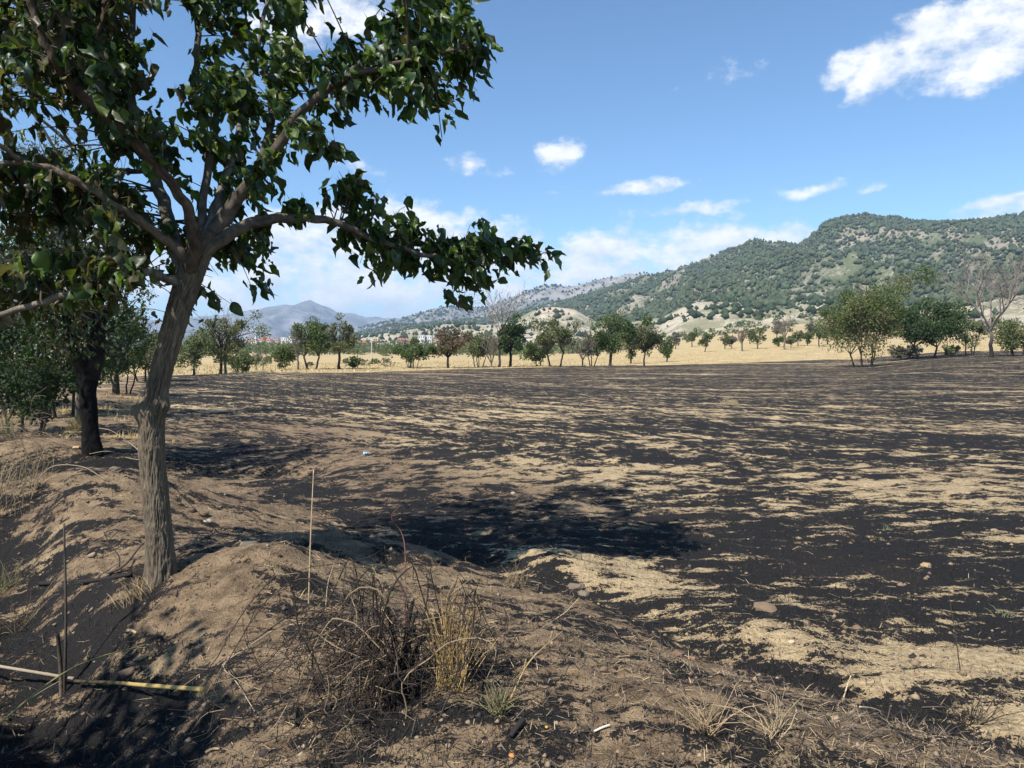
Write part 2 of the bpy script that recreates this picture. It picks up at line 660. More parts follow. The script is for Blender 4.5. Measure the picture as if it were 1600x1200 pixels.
def field_end(u):
    return np.interp(u, [p[0] for p in FIELD_END], [p[1] for p in FIELD_END])


_PB = {}


def px_blob(px, py, rx, ry):
    k = (px, py, rx, ry)
    if k not in _PB:
        _PB[k] = _px_blob(*k)
    return _PB[k]


def _px_blob(px, py, rx, ry):
    """a patch on the ground given by the spot it lies at and how far it reaches"""
    c = hit(px, py)
    a = hit(px, py - ry)
    b_ = hit(px, py + ry)
    return c[0], c[1], rx / F * c[1], max(0.5 * (a[1] - b_[1]), 0.05)


def flow(x, y):
    """tillage coordinates: along a row, across the rows (rows bend with the field edge)"""
    e = side_of_edge(x, y)
    w = 0.6 * sstep(30, 2, e) * sstep(7, 16, y)
    along = x * (1 - w) + (0.47 * x - 0.88 * y) * w
    across = (y + 0.10 * x) * (1 - w) + (0.88 * x + 0.47 * y) * w
    return along, across


def build_masks(x, y):
    e = side_of_edge(x, y)
    u = x / np.maximum(y, 0.5)
    infield = sstep(-0.25, 0.35, e + 0.25 * fbm(x * 1.1, y * 1.1, 21, 3))
    fe = field_end(u)
    beyond = sstep(-0.4, 0.4, (y - fe) / np.maximum(fe * 0.012, 0.1) + 1.2 * fbm(x * 0.25, y * 0.25, 22, 3))
    al, row = flow(x, y)
    n1 = fbm(al * 0.16, row * 0.60, 11, 4, 0.55)
    n1b = fbm(al * 0.035, row * 0.22, 12, 3, 0.5)
    n2 = fbm((x + 0.12 * y) * 1.5, (y - 0.05 * x) * 3.4, 5, 4, 0.55)
    far = sstep(12, 40, y)
    char = 1.0 - 1.15 * n1 - 0.65 * n1b - 0.85 * n2 * (1 - 0.4 * far) + 0.14 * far
    stripe = perlin(al * 0.012 + 3, row * 0.42, 14)
    char = char - 0.55 * stripe * far
    band = perlin(al * 0.035 + 9, row * 0.85, 16)
    char = char - 0.55 * band * sstep(7, 12, y)
    # patches burnt less (negative) or more (positive); far-left dark pair includes painted shadow
    for px, py, rx, ry, w in ((1250, 765, 380, 30, -0.36), (1500, 770, 200, 25, -0.25), (700, 655, 170, 14, -0.42), (1050, 650, 260, 12, -0.25),
                              (1380, 700, 190, 22, 0.45), (1320, 850, 260, 42, 0.42), (1000, 900, 70, 22, -0.35), (870, 862, 120, 22, -1.0),
                              (990, 920, 80, 14, -1.1), (1200, 1010, 140, 52, -0.85), (1420, 1070, 170, 70, -0.62), (1560, 1030, 140, 60, -0.65), (1340, 950, 150, 22, -0.25), (1540, 900, 160, 25, 0.1),
                              (480, 615, 160, 12, 0.35), (430, 650, 130, 14, 0.3), (340, 640, 40, 14, -0.4), (940, 870, 22, 30, 0.7),  # first two: burn stripes with tree shadow painted into the char
                              (1130, 860, 90, 40, 0.3), (760, 780, 90, 26, 0.25), (620, 800, 120, 30, 0.3), (1000, 610, 700, 10, 0.15)):
        bx, by, bw, bh = px_blob(px, py, rx, ry)
        char = char + w * np.exp(-((x - bx) / bw) ** 2 - ((y - by) / bh) ** 2)
    nhd = fbm(x * 0.35, y * 0.35, 29, 3)
    # headland strip along the field edge: brown litter
    head = np.exp(-((e - 1.6 + 0.8 * nhd) / 2.1) ** 2) * sstep(6.4, 8.5, y) * (1 - sstep(16, 26, y))
    char = char * (1 - 0.6 * head) + 0.46 * 0.6 * head
    soil = 0.25 + 0.5 * n1b + 0.55 * head
    # bank
    nb = fbm(x * 1.4, y * 1.4, 23, 4)
    nb2 = fbm(x * 4.0, y * 4.0, 24, 3)
    cb = 0.33 - 0.60 * nb - 0.40 * nb2
    dd, _ = seg_dist(x, y, DITCH)
    cb = cb + 1.0 * np.exp(-(dd / 0.58) ** 2) * (1 - 0.45 * sstep(5.5, 7.5, y))
    d2, _ = seg_dist(x, y, DITCH2)
    cb = cb + 1.1 * np.exp(-(d2 / 0.8) ** 2)
    for px, py, rx, ry, w in ((620, 1110, 190, 60, 0.30), (780, 1180, 300, 35, 0.42), (620, 1040, 150, 60, 0.28), (800, 1010, 160, 50, 0.16), (500, 760, 150, 40, 0.12), (250, 730, 120, 20, 0.3), (330, 960, 90, 60, -0.35), (150, 800, 80, 50, -0.3),
                              (900, 1060, 120, 50, -0.1), (1100, 1140, 160, 40, 0.18), (560, 900, 120, 25, -0.25), (70, 1120, 150, 90, 0.6), (70, 690, 50, 18, -0.3),
                              (1350, 1160, 140, 30, -0.05)):
        bx, by, bw, bh = px_blob(px, py, rx, ry)
        cb = cb + w * np.exp(-((x - bx) / bw) ** 2 - ((y - by) / bh) ** 2)
    sb = 0.72 + 0.5 * nb
    char = cb + (char - cb) * infield
    soil = sb + (soil - sb) * infield
    df, _ = seg_dist(x, y, FURROW)
    char = char + 1.25 * np.exp(-(df / 0.20) ** 2)
    gold = beyond
    # left of the field, beyond the bank, grass survives in places
    gl = sstep(0.15, 0.45, fbm(x * 0.5, y * 0.5, 26, 3) + 0.12) * sstep(11, 15, y) * (1 - infield)
    gold = np.maximum(gold, 0.8 * gl)
    scrub = sstep(330, 520, y + 60 * fbm(x * 0.006, y * 0.006, 27, 3))
    return np.stack([np.clip(char, 0, 1.2), np.clip(soil, 0, 1), np.clip(gold, 0, 1), np.clip(scrub, 0, 1)], -1)


def build_ground():
    rows = [np.arange(-9, 1.8, 0.3)]
    y = 1.8
    r = []
    while y < 110:
        r.append(y)
        y += max(0.0069 * y, 0.017)
    rows.append(np.array(r))
    rows.append(np.geomspace(112, 11500, 64))
    Y = np.concatenate(rows)
    U = np.linspace(-1, 1, 660)
    W = 0.92 * np.maximum(Y, 0) + 4.5
    X = U[None, :] * W[:, None]
    YY = np.repeat(Y[:, None], len(U), 1)
    x, yv = X.ravel(), YY.ravel()
    z = gz(x, yv)
    V = np.stack([x, yv, z], -1)
    n, m = len(Y), len(U)
    i = np.arange(n - 1)[:, None] * m
    j = np.arange(m - 1)[None, :]
    Q = np.stack([i + j, i + j + 1, i + m + j + 1, i + m + j], -1).reshape(-1, 4)
    al, ac = flow(x, yv)
    me = mesh_np('ground', V, [Q], mat_ground(), True, attrs={'mask': build_masks(x, yv), 'rows': np.stack([al, ac, 0 * al, 0 * al + 1], -1)})
    link('ground', me, kind='structure')


build_ground()


# ------------------------------------------------------------------ hills
def hill_material(name, pale, mid, green, rock, scale):
    m, nt, b = mat_new(name)
    Lk = nt.links.new
    tcn = nd(nt, 'ShaderNodeTexCoord')
    P = tcn.outputs['Object']
    a = nd(nt, 'ShaderNodeAttribute', attribute_name='mask')
    sep = nd(nt, 'ShaderNodeSeparateColor')
    Lk(a.outputs['Color'], sep.inputs[0])
    n1 = noise_n(nt, P, 0.010 * scale, 6, 0.62)
    n2 = noise_n(nt, P, 0.05 * scale, 5, 0.65)
    n3 = noise_n(nt, P, 0.22 * scale, 3, 0.6)
    col = mixc(nt, ramp01(nt, n2, 0.35, 0.65), pale, mid)
    col = mixc(nt, ramp01(nt, mth(nt, 'ADD', n1, mth(nt, 'MULTIPLY', mth(nt, 'SUBTRACT', n3, 0.5), 0.5)), 0.41, 0.58), col, green)
    col = mixc(nt, sep.outputs[0], col, rock)
    Lk(col, b.inputs['Base Color'])
    b.inputs['Roughness'].default_value = 0.95
    b.inputs['Specular IOR Level'].default_value = 0.1
    bn = nd(nt, 'ShaderNodeBump')
    bn.inputs['Strength'].default_value = 0.7
    bn.inputs['Distance'].default_value = 3.0 / scale
    Lk(mth(nt, 'ADD', n2, mth(nt, 'MULTIPLY', n3, 0.5)), bn.inputs['Height'])
    Lk(bn.outputs[0], b.inputs['Normal'])
    return m


class Hill:
    """a ridge with a real front slope, gullies and a back slope"""
    def __init__(self, prof, foot, seed, amp, gscale, power=1.2, nu=420, nt=110, spur=0.5):
        # prof: (px, ridge py, ridge distance); foot: (px, foot distance, foot drop below local ground)
        self.prof, self.foot, self.seed, self.amp, self.gs, self.pw = prof, foot, seed, amp, gscale, power
        self.nu, self.nt, self.spur = nu, nt, spur

    def point(self, px, t):
        px = np.asarray(px, float)
        t = np.asarray(t, float)
        pp = [p[0] for p in self.prof]
        py = np.interp(px, pp, [p[1] for p in self.prof])
        D = np.interp(px, pp, [p[2] for p in self.prof])
        D0 = np.interp(px, [f[0] for f in self.foot], [f[1] for f in self.foot])
        u = (px - 800) / F
        Hr = ZC + (548 - py) / F * D
        yy = D0 + (D - D0) * t
        xx = u * yy
        z0 = gz(u * D0, D0, False) - 4
        front = np.clip(t, 0, 1)
        h = front ** self.pw
        back = np.maximum(t - 1, 0)
        h = h - 1.6 * back ** 1.3
        z = z0 + (Hr - z0) * h
        w = np.clip(np.sin(np.pi * np.clip(t, 0, 1)), 0, 1) ** 0.8
        g = 1 - np.abs(perlin(xx * self.gs, yy * self.gs * 0.35, self.seed)) * 2
        g2 = 1 - np.abs(perlin(xx * self.gs * 2.7, yy * self.gs * 1.3, self.seed + 3)) * 2
        n = fbm(xx * self.gs * 1.2, yy * self.gs * 1.2, self.seed + 5, 4)
        z = z + self.amp * w * (self.spur * (g - 0.4) + 0.35 * (g2 - 0.4) + 0.5 * n - 0.25)
        z = z + self.amp * 0.07 * perlin(xx * self.gs * 7, yy * self.gs * 7, self.seed + 8) * (t > 0.05)
        return np.stack([xx, yy, z], -1)

    def mesh(self, name, mat, rockpx=()):
        U = np.linspace(self.prof[0][0], self.prof[-1][0], self.nu)
        T = np.concatenate([np.linspace(0, 1, self.nt), np.linspace(1.02, 1.5, 16)])
        A, B = np.meshgrid(U, T)
        V = self.point(A.ravel(), B.ravel())
        m, n = len(U), len(T)
        i = np.arange(n - 1)[:, None] * m
        j = np.arange(m - 1)[None, :]
        Q = np.stack([i + j, i + j + 1, i + m + j + 1, i + m + j], -1).reshape(-1, 4)
        mk = np.zeros((len(V), 4))
        for (rpx, rt, rw, rh) in rockpx:
            q = ((A.ravel() - rpx) / rw) ** 2 + ((B.ravel() - rt) / rh) ** 2
            mk[:, 0] = np.maximum(mk[:, 0], sstep(1.2, 0.5, q + 0.9 * fbm(V[:, 0] * 0.02, V[:, 1] * 0.02, 77, 3)))
        me = mesh_np(name, V, [Q], mat, True, attrs={'mask': mk})
        return link(name, me, kind='structure')


H_MAIN = Hill([(250, 545, 3300), (420, 536, 3000), (520, 528, 2800), (580, 517, 2700), (640, 508, 2600), (700, 503, 2500), (760, 497, 2400), (800, 490, 2350), (840, 480, 2300), (900, 466, 2200), (960, 450, 2100),
               (1000, 437, 2000), (1050, 423, 1950), (1100, 406, 1850), (1135, 392, 1800), (1180, 378, 1750), (1215, 382, 1750), (1245, 386, 1720), (1262, 374, 1700),
               (1282, 353, 1680), (1305, 343, 1660), (1345, 338, 1650), (1385, 341, 1640), (1440, 349, 1620), (1500, 350, 1600), (1555, 342, 1600), (1600, 335, 1600),
               (1750, 326, 1550), (1950, 345, 1500), (2200, 380, 1500)],
              [(250, 2000), (600, 1500), (800, 1150), (1000, 850), (1300, 640), (1700, 600), (2200, 600)], 101, 58, 0.0042, 1.12, 360, 96, 0.75)
H_GREY = Hill([(380, 535, 4300), (560, 513, 4200), (620, 499, 4100), (680, 482, 4000), (705, 478, 4000), (735, 482, 4000), (765, 480, 3900), (800, 465, 3900), (850, 446, 3800), (890, 449, 3800), (930, 439, 3700),
               (985, 428, 3600), (1030, 430, 3600), (1120, 440, 3600), (1300, 470, 3600)],
              [(380, 3300), (800, 2700), (1300, 2400)], 131, 70, 0.003, 1.0, 220, 60, 0.6)
H_FAR = Hill([(-300, 500, 8200), (0, 512, 8000), (150, 500, 8000), (250, 500, 7800), (330, 494, 7600), (385, 487, 7600), (432, 478, 7500), (458, 477, 7500), (472, 472, 7500), (486, 470, 7500), (500, 475, 7500), (530, 488, 7500),
              (570, 494, 7600), (612, 498, 7800), (660, 511, 8000), (780, 524, 8200)],
             [(-300, 4800), (780, 4800)], 151, 190, 0.0011, 0.9, 240, 70, 0.7)
H_BAD = Hill([(440, 541, 1500), (520, 531, 1450), (570, 523, 1400), (600, 521, 1350), (650, 514, 1300), (690, 507, 1250), (725, 506, 1200), (760, 508, 1150), (795, 503, 1120), (815, 495, 1105), (832, 486, 1100), (850, 481, 1080), (868, 480, 1080), (898, 484, 1050), (915, 494, 1020),
              (930, 502, 1000), (980, 505, 950), (1035, 496, 900), (1062, 481, 880), (1090, 472, 860), (1150, 472, 840), (1185, 479, 830), (1222, 481, 820), (1250, 470, 800), (1282, 467, 800), (1310, 476, 800),
              (1360, 488, 790), (1450, 478, 760), (1530, 470, 740), (1600, 455, 720), (1800, 440, 700), (2100, 470, 700)],
             [(440, 1000), (700, 820), (900, 640), (1100, 480), (1400, 430), (2100, 420)], 171, 9.0, 0.016, 1.05, 360, 64, 0.8)
MH = hill_material('hill_soil', (0.30, 0.255, 0.195), (0.225, 0.195, 0.145), (0.105, 0.12, 0.062), (0.42, 0.29, 0.21), 1.0)
MG = hill_material('grey_hill_soil', (0.33, 0.30, 0.26), (0.24, 0.22, 0.20), (0.12, 0.12, 0.085), (0.4, 0.3, 0.2), 0.6)
MF = hill_material('far_mountain_rock', (0.30, 0.28, 0.26), (0.19, 0.185, 0.175), (0.13, 0.13, 0.11), (0.4, 0.3, 0.2), 0.35)
MBAD = hill_material('badland_clay', (0.47, 0.405, 0.31), (0.38, 0.32, 0.235), (0.22, 0.205, 0.125), (0.46, 0.36, 0.27), 2.2)
H_MAIN.mesh('mountain', MH, [(1345, 0.86, 26, 0.05), (1130, 0.55, 10, 0.04)])
H_GREY.mesh('hill', MG)
H_FAR.mesh('mountain', MF)
H_BAD.mesh('hill', MBAD, [(868, 0.9, 34, 0.08)])


def pines():
    mb_v, mb_t, mb_c = [], [], []
    base = []
    # a ragged seven-sided crown with two tiers
    ang = np.arange(5) * 2 * np.pi / 5

    def scatter(hill, n, px0, px1, t0, t1, thr, size, seed, shade):
        px = RNG.uniform(px0, px1, n)
        t = RNG.uniform(t0, t1, n)
        P = hill.point(px, t)
        d = fbm(P[:, 0] * 0.006, P[:, 1] * 0.006, seed, 4, 0.55) + 0.25 * fbm(P[:, 0] * 0.03, P[:, 1] * 0.03, seed + 9, 2)
        # trees packed closer on summit flank and fold, standing in for cloud shade
        d = d + 0.45 * np.exp(-((px - 1275) / 45) ** 2 - ((t - 0.9) / 0.16) ** 2) + 0.35 * np.exp(-((px - 1190) / 70) ** 2 - ((t - 0.72) / 0.14) ** 2)
        d = d + 0.30 * sstep(1000, 700, px)
        keep = RNG.uniform(0, 1, n) < sstep(thr - 0.30, thr + 0.22, d) * 0.90 + 0.09
        P = P[keep]
        k = len(P)
        s = size * (0.4 + 1.3 * RNG.uniform(0, 1, k) ** 1.4)
        w = s * RNG.uniform(0.40, 0.75, k)
        r0 = RNG.uniform(0, 6.28, k)
        V = np.zeros((k, 7, 3))
        V[:, 0] = P - [0, 0, 0.4]
        for a in range(5):
            c, sn = np.cos(ang[a] + r0), np.sin(ang[a] + r0)
            jit = RNG.uniform(0.7, 1.3, k)
            V[:, 1 + a, 0] = P[:, 0] + c * w * jit
            V[:, 1 + a, 1] = P[:, 1] + sn * w * jit
            V[:, 1 + a, 2] = P[:, 2] + s * RNG.uniform(0.2, 0.5, k)
        V[:, 6] = P + np.stack([RNG.normal(0, .1, k) * s, RNG.normal(0, .1, k) * s, s], -1)
        T = []
        for a in range(5):
            b = (a + 1) % 5
            T += [(0, 1 + b, 1 + a), (1 + a, 1 + b, 6)]
        T = np.array(T)[None] + (np.arange(k) * 7)[:, None, None]
        g = RNG.uniform(0.7, 1.3, (k, 1)) * np.array(shade)
        mb_v.append(V.reshape(-1, 3))
        mb_t.append(T.reshape(-1, 3) + sum(len(v) for v in base))
        mb_c.append(np.repeat(g, 7, 0))
        base.append(V.reshape(-1, 3))
    scatter(H_MAIN, 62000, 900, 1680, 0.08, 1.03, 0.06, 5.0, 201, (0.072, 0.088, 0.047))
    scatter(H_MAIN, 25000, 480, 1000, 0.05, 1.03, -0.14, 6.0, 201, (0.072, 0.090, 0.048))
    scatter(H_GREY, 6000, 560, 1060, 0.1, 1.02, 0.12, 8, 301, (0.036, 0.05, 0.03))
    scatter(H_BAD, 2200, 520, 1640, 0.35, 1.45, 0.08, 5.0, 401, (0.04, 0.058, 0.03))
    me = mesh_np('pine_forest', np.vstack(mb_v), [np.vstack(mb_t)], M_PINE, True, np.vstack(mb_c))
    link('pine_forest', me, kind='stuff', label='dark green pine wood covering the slopes of the mountain', cat='forest')


pines()

# ------------------------------------------------------------------ leaves
LEAF_OUT = []


def leaf_shape(k):
    """an ovate pointed leaf, folded on its midrib, curled and wavy; tip along +Y, length 1"""
    r = np.random.default_rng(40 + k)
    ys = np.array([0.0, 0.10, 0.26, 0.45, 0.64, 0.82, 1.0])
    ws = np.array([0.0, 0.24, 0.35, 0.36, 0.26, 0.13, 0.0]) * r.uniform(0.72, 1.05)
    n = len(ys)
    fold = r.uniform(0.2, 1.15)
    curl = r.uniform(-0.4, 1.5)
    twist = r.uniform(-0.9, 0.9)
    bx = r.uniform(-0.25, 0.25)
    V = []
    for y in ys:
        V.append((bx * y * y + 0.03 * math.sin(5 * y + k), y * (1 - 0.16 * max(curl, 0) * y), -curl * 0.45 * y * y + 0.05 * math.sin(7 * y + 2 * k)))
    for s in (-1, 1):
        for i in range(1, n - 1):
            f = fold + r.uniform(-0.35, 0.35) + s * twist * ys[i]
            wv = ws[i] * r.uniform(0.78, 1.18)
            wob = 0.10 * math.sin(9 * ys[i] + r.uniform(0, 6)) * ws[i] / 0.36
            V.append((V[i][0] + s * wv * math.cos(f), V[i][1] + r.uniform(-0.02, 0.06), V[i][2] + wv * math.sin(f) + wob))
    T = []
    m = n - 2
    for s, o in ((0, n), (1, n + m)):
        e = [o + q for q in range(m)]
        tr = [(0, 1, e[0])]
        for q in range(m - 1):
            tr += [(q + 1, q + 2, e[q + 1]), (q + 1, e[q + 1], e[q])]
        tr += [(m, m + 1, e[m - 1])]
        T += tr if s else [(a, c, b) for a, b, c in tr]
    # stalk
    q = len(V)
    V += [(-0.014, 0.0, 0), (0.014, 0.0, 0), (0.0, -0.32, 0.12)]
    T += [(q, q + 1, q + 2)]
    return np.array(V), np.array(T)


LEAVES = [leaf_shape(k) for k in range(16)]


def leaf_matrix(pos, direction, up, size):
    d = direction / (np.linalg.norm(direction) + 1e-9)
    n = up - d * np.dot(up, d)
    n /= np.linalg.norm(n) + 1e-9
    x = np.cross(d, n)
    return np.stack([x, d, n], 1) * size, pos


GREENS = 0.95 * np.array([(0.034, 0.068, 0.018), (0.046, 0.088, 0.020), (0.026, 0.054, 0.020), (0.085, 0.135, 0.024), (0.05, 0.08, 0.03), (0.11, 0.15, 0.03)])
OLIVES = 0.85 * np.array([(0.075, 0.085, 0.034), (0.095, 0.090, 0.042), (0.11, 0.085, 0.045), (0.055, 0.07, 0.03), (0.13, 0.12, 0.06)])


# ------------------------------------------------------------------ the two mulberry trees of the bank
def bark_tube(name, P, R, seg, mat, col, parent, amp=0.10, freq=11, lfreq=5.0, seed=0, flare=0.0, extra=None):
    L = np.concatenate(([0], np.cumsum(np.linalg.norm(np.diff(P, axis=0), axis=1))))
    a = np.arange(seg) / seg * freq
    A, LL = np.meshgrid(a, L)
    A2 = A + 0.8 * perlin(A / freq * 6, LL * 7, seed + 4, 6)
    rid = 1 - 2.2 * np.abs(perlin(A2, LL * lfreq, seed, freq))
    rid2 = 1 - 2.0 * np.abs(perlin(A2 * 2, LL * lfreq * 2.2, seed + 1, freq * 2))
    lump = perlin(A / freq * 4, LL * 2.3, seed + 2, 4)
    disp = amp * (0.6 * rid + 0.4 * rid2 - 0.4) + 0.07 * lump
    if flare:
        fl = np.exp(-LL / 0.30)
        disp = disp + flare * fl * (0.55 + 0.6 * np.cos(A / freq * 2 * np.pi * 4 + 0.7))
    if extra is not None:
        disp = disp + extra(A / freq * 2 * np.pi, LL)
    V = tube_verts(P, R, seg, disp)
    Q = tube_quads(len(P), seg)
    shade = 0.5 + 0.62 * np.clip(0.6 * rid + 0.4 * rid2, 0, 1)  # recess shade painted into the bark colour along the furrows
    C = shade.reshape(-1, 1) * np.asarray(col)[None]
    C = C * (1 + 0.25 * perlin(A / freq * 4, LL * 3, seed + 6, 4).reshape(-1, 1))
    me = mesh_np(name, V, [Q], mat, True, C)
    return link(name, me, parent)


def in_poly(x, y, poly):
    c = False
    n = len(poly)
    for i in range(n):
        x1, y1 = poly[i]
        x2, y2 = poly[(i + 1) % n]
        if (y1 > y) != (y2 > y) and x < (x2 - x1) * (y - y1) / (y2 - y1) + x1:
            c = not c
    return c


def main_tree():
    base = hit(252, 905)
    Y0 = base[1]
    tree = bpy.data.objects.new('mulberry_tree', None)
    COL.objects.link(tree)
    tag(tree, 'leaning mulberry tree with furrowed grey bark and green drooping leaves on the earth bank', 'tree')
    ppm = F / Y0

    def W(px, py, dy=0.0):
        return at(px, py, Y0 + dy)
    # trunk
    tp = [(254, 965, 36), (252, 915, 31), (250, 860, 26), (246, 800, 24.5), (240, 745, 23.5), (236, 700, 23.5), (238, 660, 22.5), (243, 625, 21.5), (250, 590, 20.5), (262, 545, 20.5), (276, 495, 22), (290, 450, 23.5), (302, 415, 25), (316, 385, 23), (328, 362, 17)]
    rows = np.array([(*W(a, b), 0.78 * r / ppm) for a, b, r in tp])
    S = spline(rows, 330)
    P, R = S[:, :3], S[:, 3]

    def burls(A, LL):
        L_all = LL[:, 0]
        out = np.zeros_like(LL)
        zs = P[:, 2]
        for pyb, dirx, h, hz, wa in ((643, -1, 0.95, 0.055, 0.55), (630, 1, 0.62, 0.055, 0.6), (690, 1, 0.12, 0.09, 0.8)):
            zb = W(240, pyb)[2]
            T, N, B = frames(P)
            dirs = N[:, None, :] * np.cos(A)[:, :, None] + B[:, None, :] * np.sin(A)[:, :, None]
            dv = np.array((dirx, -0.35, 0.0))
            dv /= np.linalg.norm(dv)
            ca = np.arccos(np.clip((dirs * dv).sum(-1), -1, 1))
            out += h * np.exp(-((zs[:, None] - zb) / hz) ** 2 - (ca / wa) ** 2)
        return out
    bark_tube('trunk', P, R, 128, M_BARK, (0.165, 0.130, 0.094), tree, 0.15, 38, 8.0, 61, 0.30, burls)
    # limbs: pixel track with depth step and radius
    limbs = [
        [(312, 402, 0.0, 15), (345, 376, 0.0, 14), (385, 352, 0.05, 12.5), (430, 343, 0.15, 11), (490, 341, 0.25, 9.5), (532, 351, 0.35, 8.5), (580, 372, 0.45, 7), (640, 392, 0.55, 6), (700, 405, 0.62, 5), (765, 410, 0.7, 3.6), (838, 400, 0.75, 2)],
        [(318, 390, 0, 20), (345, 345, 0.02, 17), (372, 308, 0.0, 14), (402, 272, -0.05, 12), (432, 232, -0.1, 10.5), (462, 185, -0.15, 9), (515, 138, -0.2, 7.5), (575, 110, -0.25, 6), (640, 95, -0.3, 4.5), (720, 75, -0.3, 2.5)],
        [(325, 375, 0.03, 14), (338, 320, 0.2, 11), (350, 285, 0.35, 9.5), (362, 245, 0.5, 8.5), (378, 180, 0.7, 7.5), (392, 110, 0.85, 6.5), (410, 40, 0.95, 5.5), (430, -60, 1.0, 4.5), (440, -180, 1.0, 3)],
        [(300, 420, -0.05, 15), (303, 372, -0.15, 13), (292, 325, -0.25, 11), (268, 285, -0.35, 10), (235, 248, -0.45, 9.5), (195, 205, -0.55, 9), (150, 165, -0.65, 8.5), (112, 135, -0.72, 8), (85, 95, -0.8, 7), (62, 50, -0.85, 6), (45, -10, -0.9, 5.5), (20, -90, -0.95, 4)],
        [(288, 430, 0.04, 16), (272, 375, 0.12, 14.5), (255, 318, 0.25, 13.5), (238, 270, 0.35, 12.5), (220, 225, 0.45, 12), (208, 180, 0.5, 11), (203, 110, 0.55, 10), (206, 40, 0.6, 9), (210, -60, 0.62, 7.5), (222, -200, 0.6, 5)],
        [(290, 405, -0.04, 14), (258, 372, -0.12, 9.5), (215, 342, -0.25, 8.5), (170, 316, -0.35, 8), (130, 288, -0.45, 7.5), (92, 270, -0.52, 7), (40, 256, -0.6, 6), (-30, 262, -0.65, 5), (-110, 285, -0.7, 3)],
        [(285, 445, -0.03, 12), (258, 434, -0.08, 8.5), (228, 425, -0.15, 8), (198, 428, -0.25, 7.5), (160, 440, -0.35, 7), (110, 458, -0.45, 6.5), (50, 478, -0.5, 6), (-20, 494, -0.55, 5), (-90, 500, -0.6, 3)],
        [(314, 385, 0.02, 12), (318, 320, 0.1, 9.5), (325, 250, 0.15, 8.5), (318, 195, 0.18, 8), (300, 148, 0.18, 7.5), (307, 100, 0.18, 7), (309, 40, 0.2, 6.5), (308, -30, 0.2, 5.5), (300, -150, 0.2, 4)],
        [(150, 165, -0.65, 6), (120, 120, -0.5, 5), (150, 60, -0.3, 4.5), (170, -20, -0.2, 4), (180, -140, -0.1, 2.5)],
        [(402, 272, -0.05, 8), (430, 170, 0.1, 6.5), (445, 90, 0.2, 5.5), (470, 10, 0.25, 4.5), (520, -90, 0.3, 3)],
        [(462, 185, -0.15, 6), (560, 100, 0.1, 5), (620, 30, 0.25, 4), (660, -40, 0.3, 2.5)],
        [(40, 256, -0.6, 5), (5, 232, -0.7, 4.5), (-40, 190, -0.8, 3)],
    ]
    samples = []
    cols = [(0.135, 0.110, 0.085), (0.125, 0.10, 0.078), (0.19, 0.175, 0.15), (0.105, 0.072, 0.052), (0.15, 0.13, 0.105), (0.17, 0.125, 0.09), (0.19, 0.155, 0.12), (0.14, 0.12, 0.10), (0.10, 0.07, 0.05), (0.12, 0.1, 0.08), (0.12, 0.1, 0.08), (0.17, 0.13, 0.1)]
    twig = MB()
    for li, pts in enumerate(limbs):
        rr = np.array([(*W(a, b, d), r * 0.72 / ppm) for a, b, d, r in pts])
        S = spline(rr, 15 * len(pts))
        S[:, :3] += 0.012 * np.stack([perlin(np.arange(len(S)) * 0.13, np.full(len(S), 3.3 + li + q), 70 + q) for q in range(3)], -1)
        bark_tube('limb', S[:, :3], np.maximum(S[:, 3], 0.003), 16, M_BARK, cols[li], tree, 0.09, 6, 6, 80 + li)
        for s in S[len(S) // 6:]:
            samples.append((s[:3], s[3], li))
    SP = np.array([s[0] for s in samples])
    # regions of the crown: (polygon, targets per 1000 px2, depth range, leaves per target, olive share)
    holes = [(82, 190, 40), (140, 235, 30), (195, 285, 26), (205, 320, 16), (275, 130, 34), (262, 172, 18), (345, 305, 18), (278, 372, 16), (250, 40, 26), (245, 310, 16), (60, 225, 18), (115, 255, 24), (180, 250, 14), (590, 190, 26), (30, 60, 12), (395, 400, 0), (330, 130, 0), (470, 60, 24), (440, 150, 14), (350, 60, 16), (300, 250, 18), (225, 150, 16), (20, 330, 16), (150, 380, 14), (60, 420, 16), (520, 175, 14), (600, 110, 12), (10, 210, 20), (100, 70, 14)]
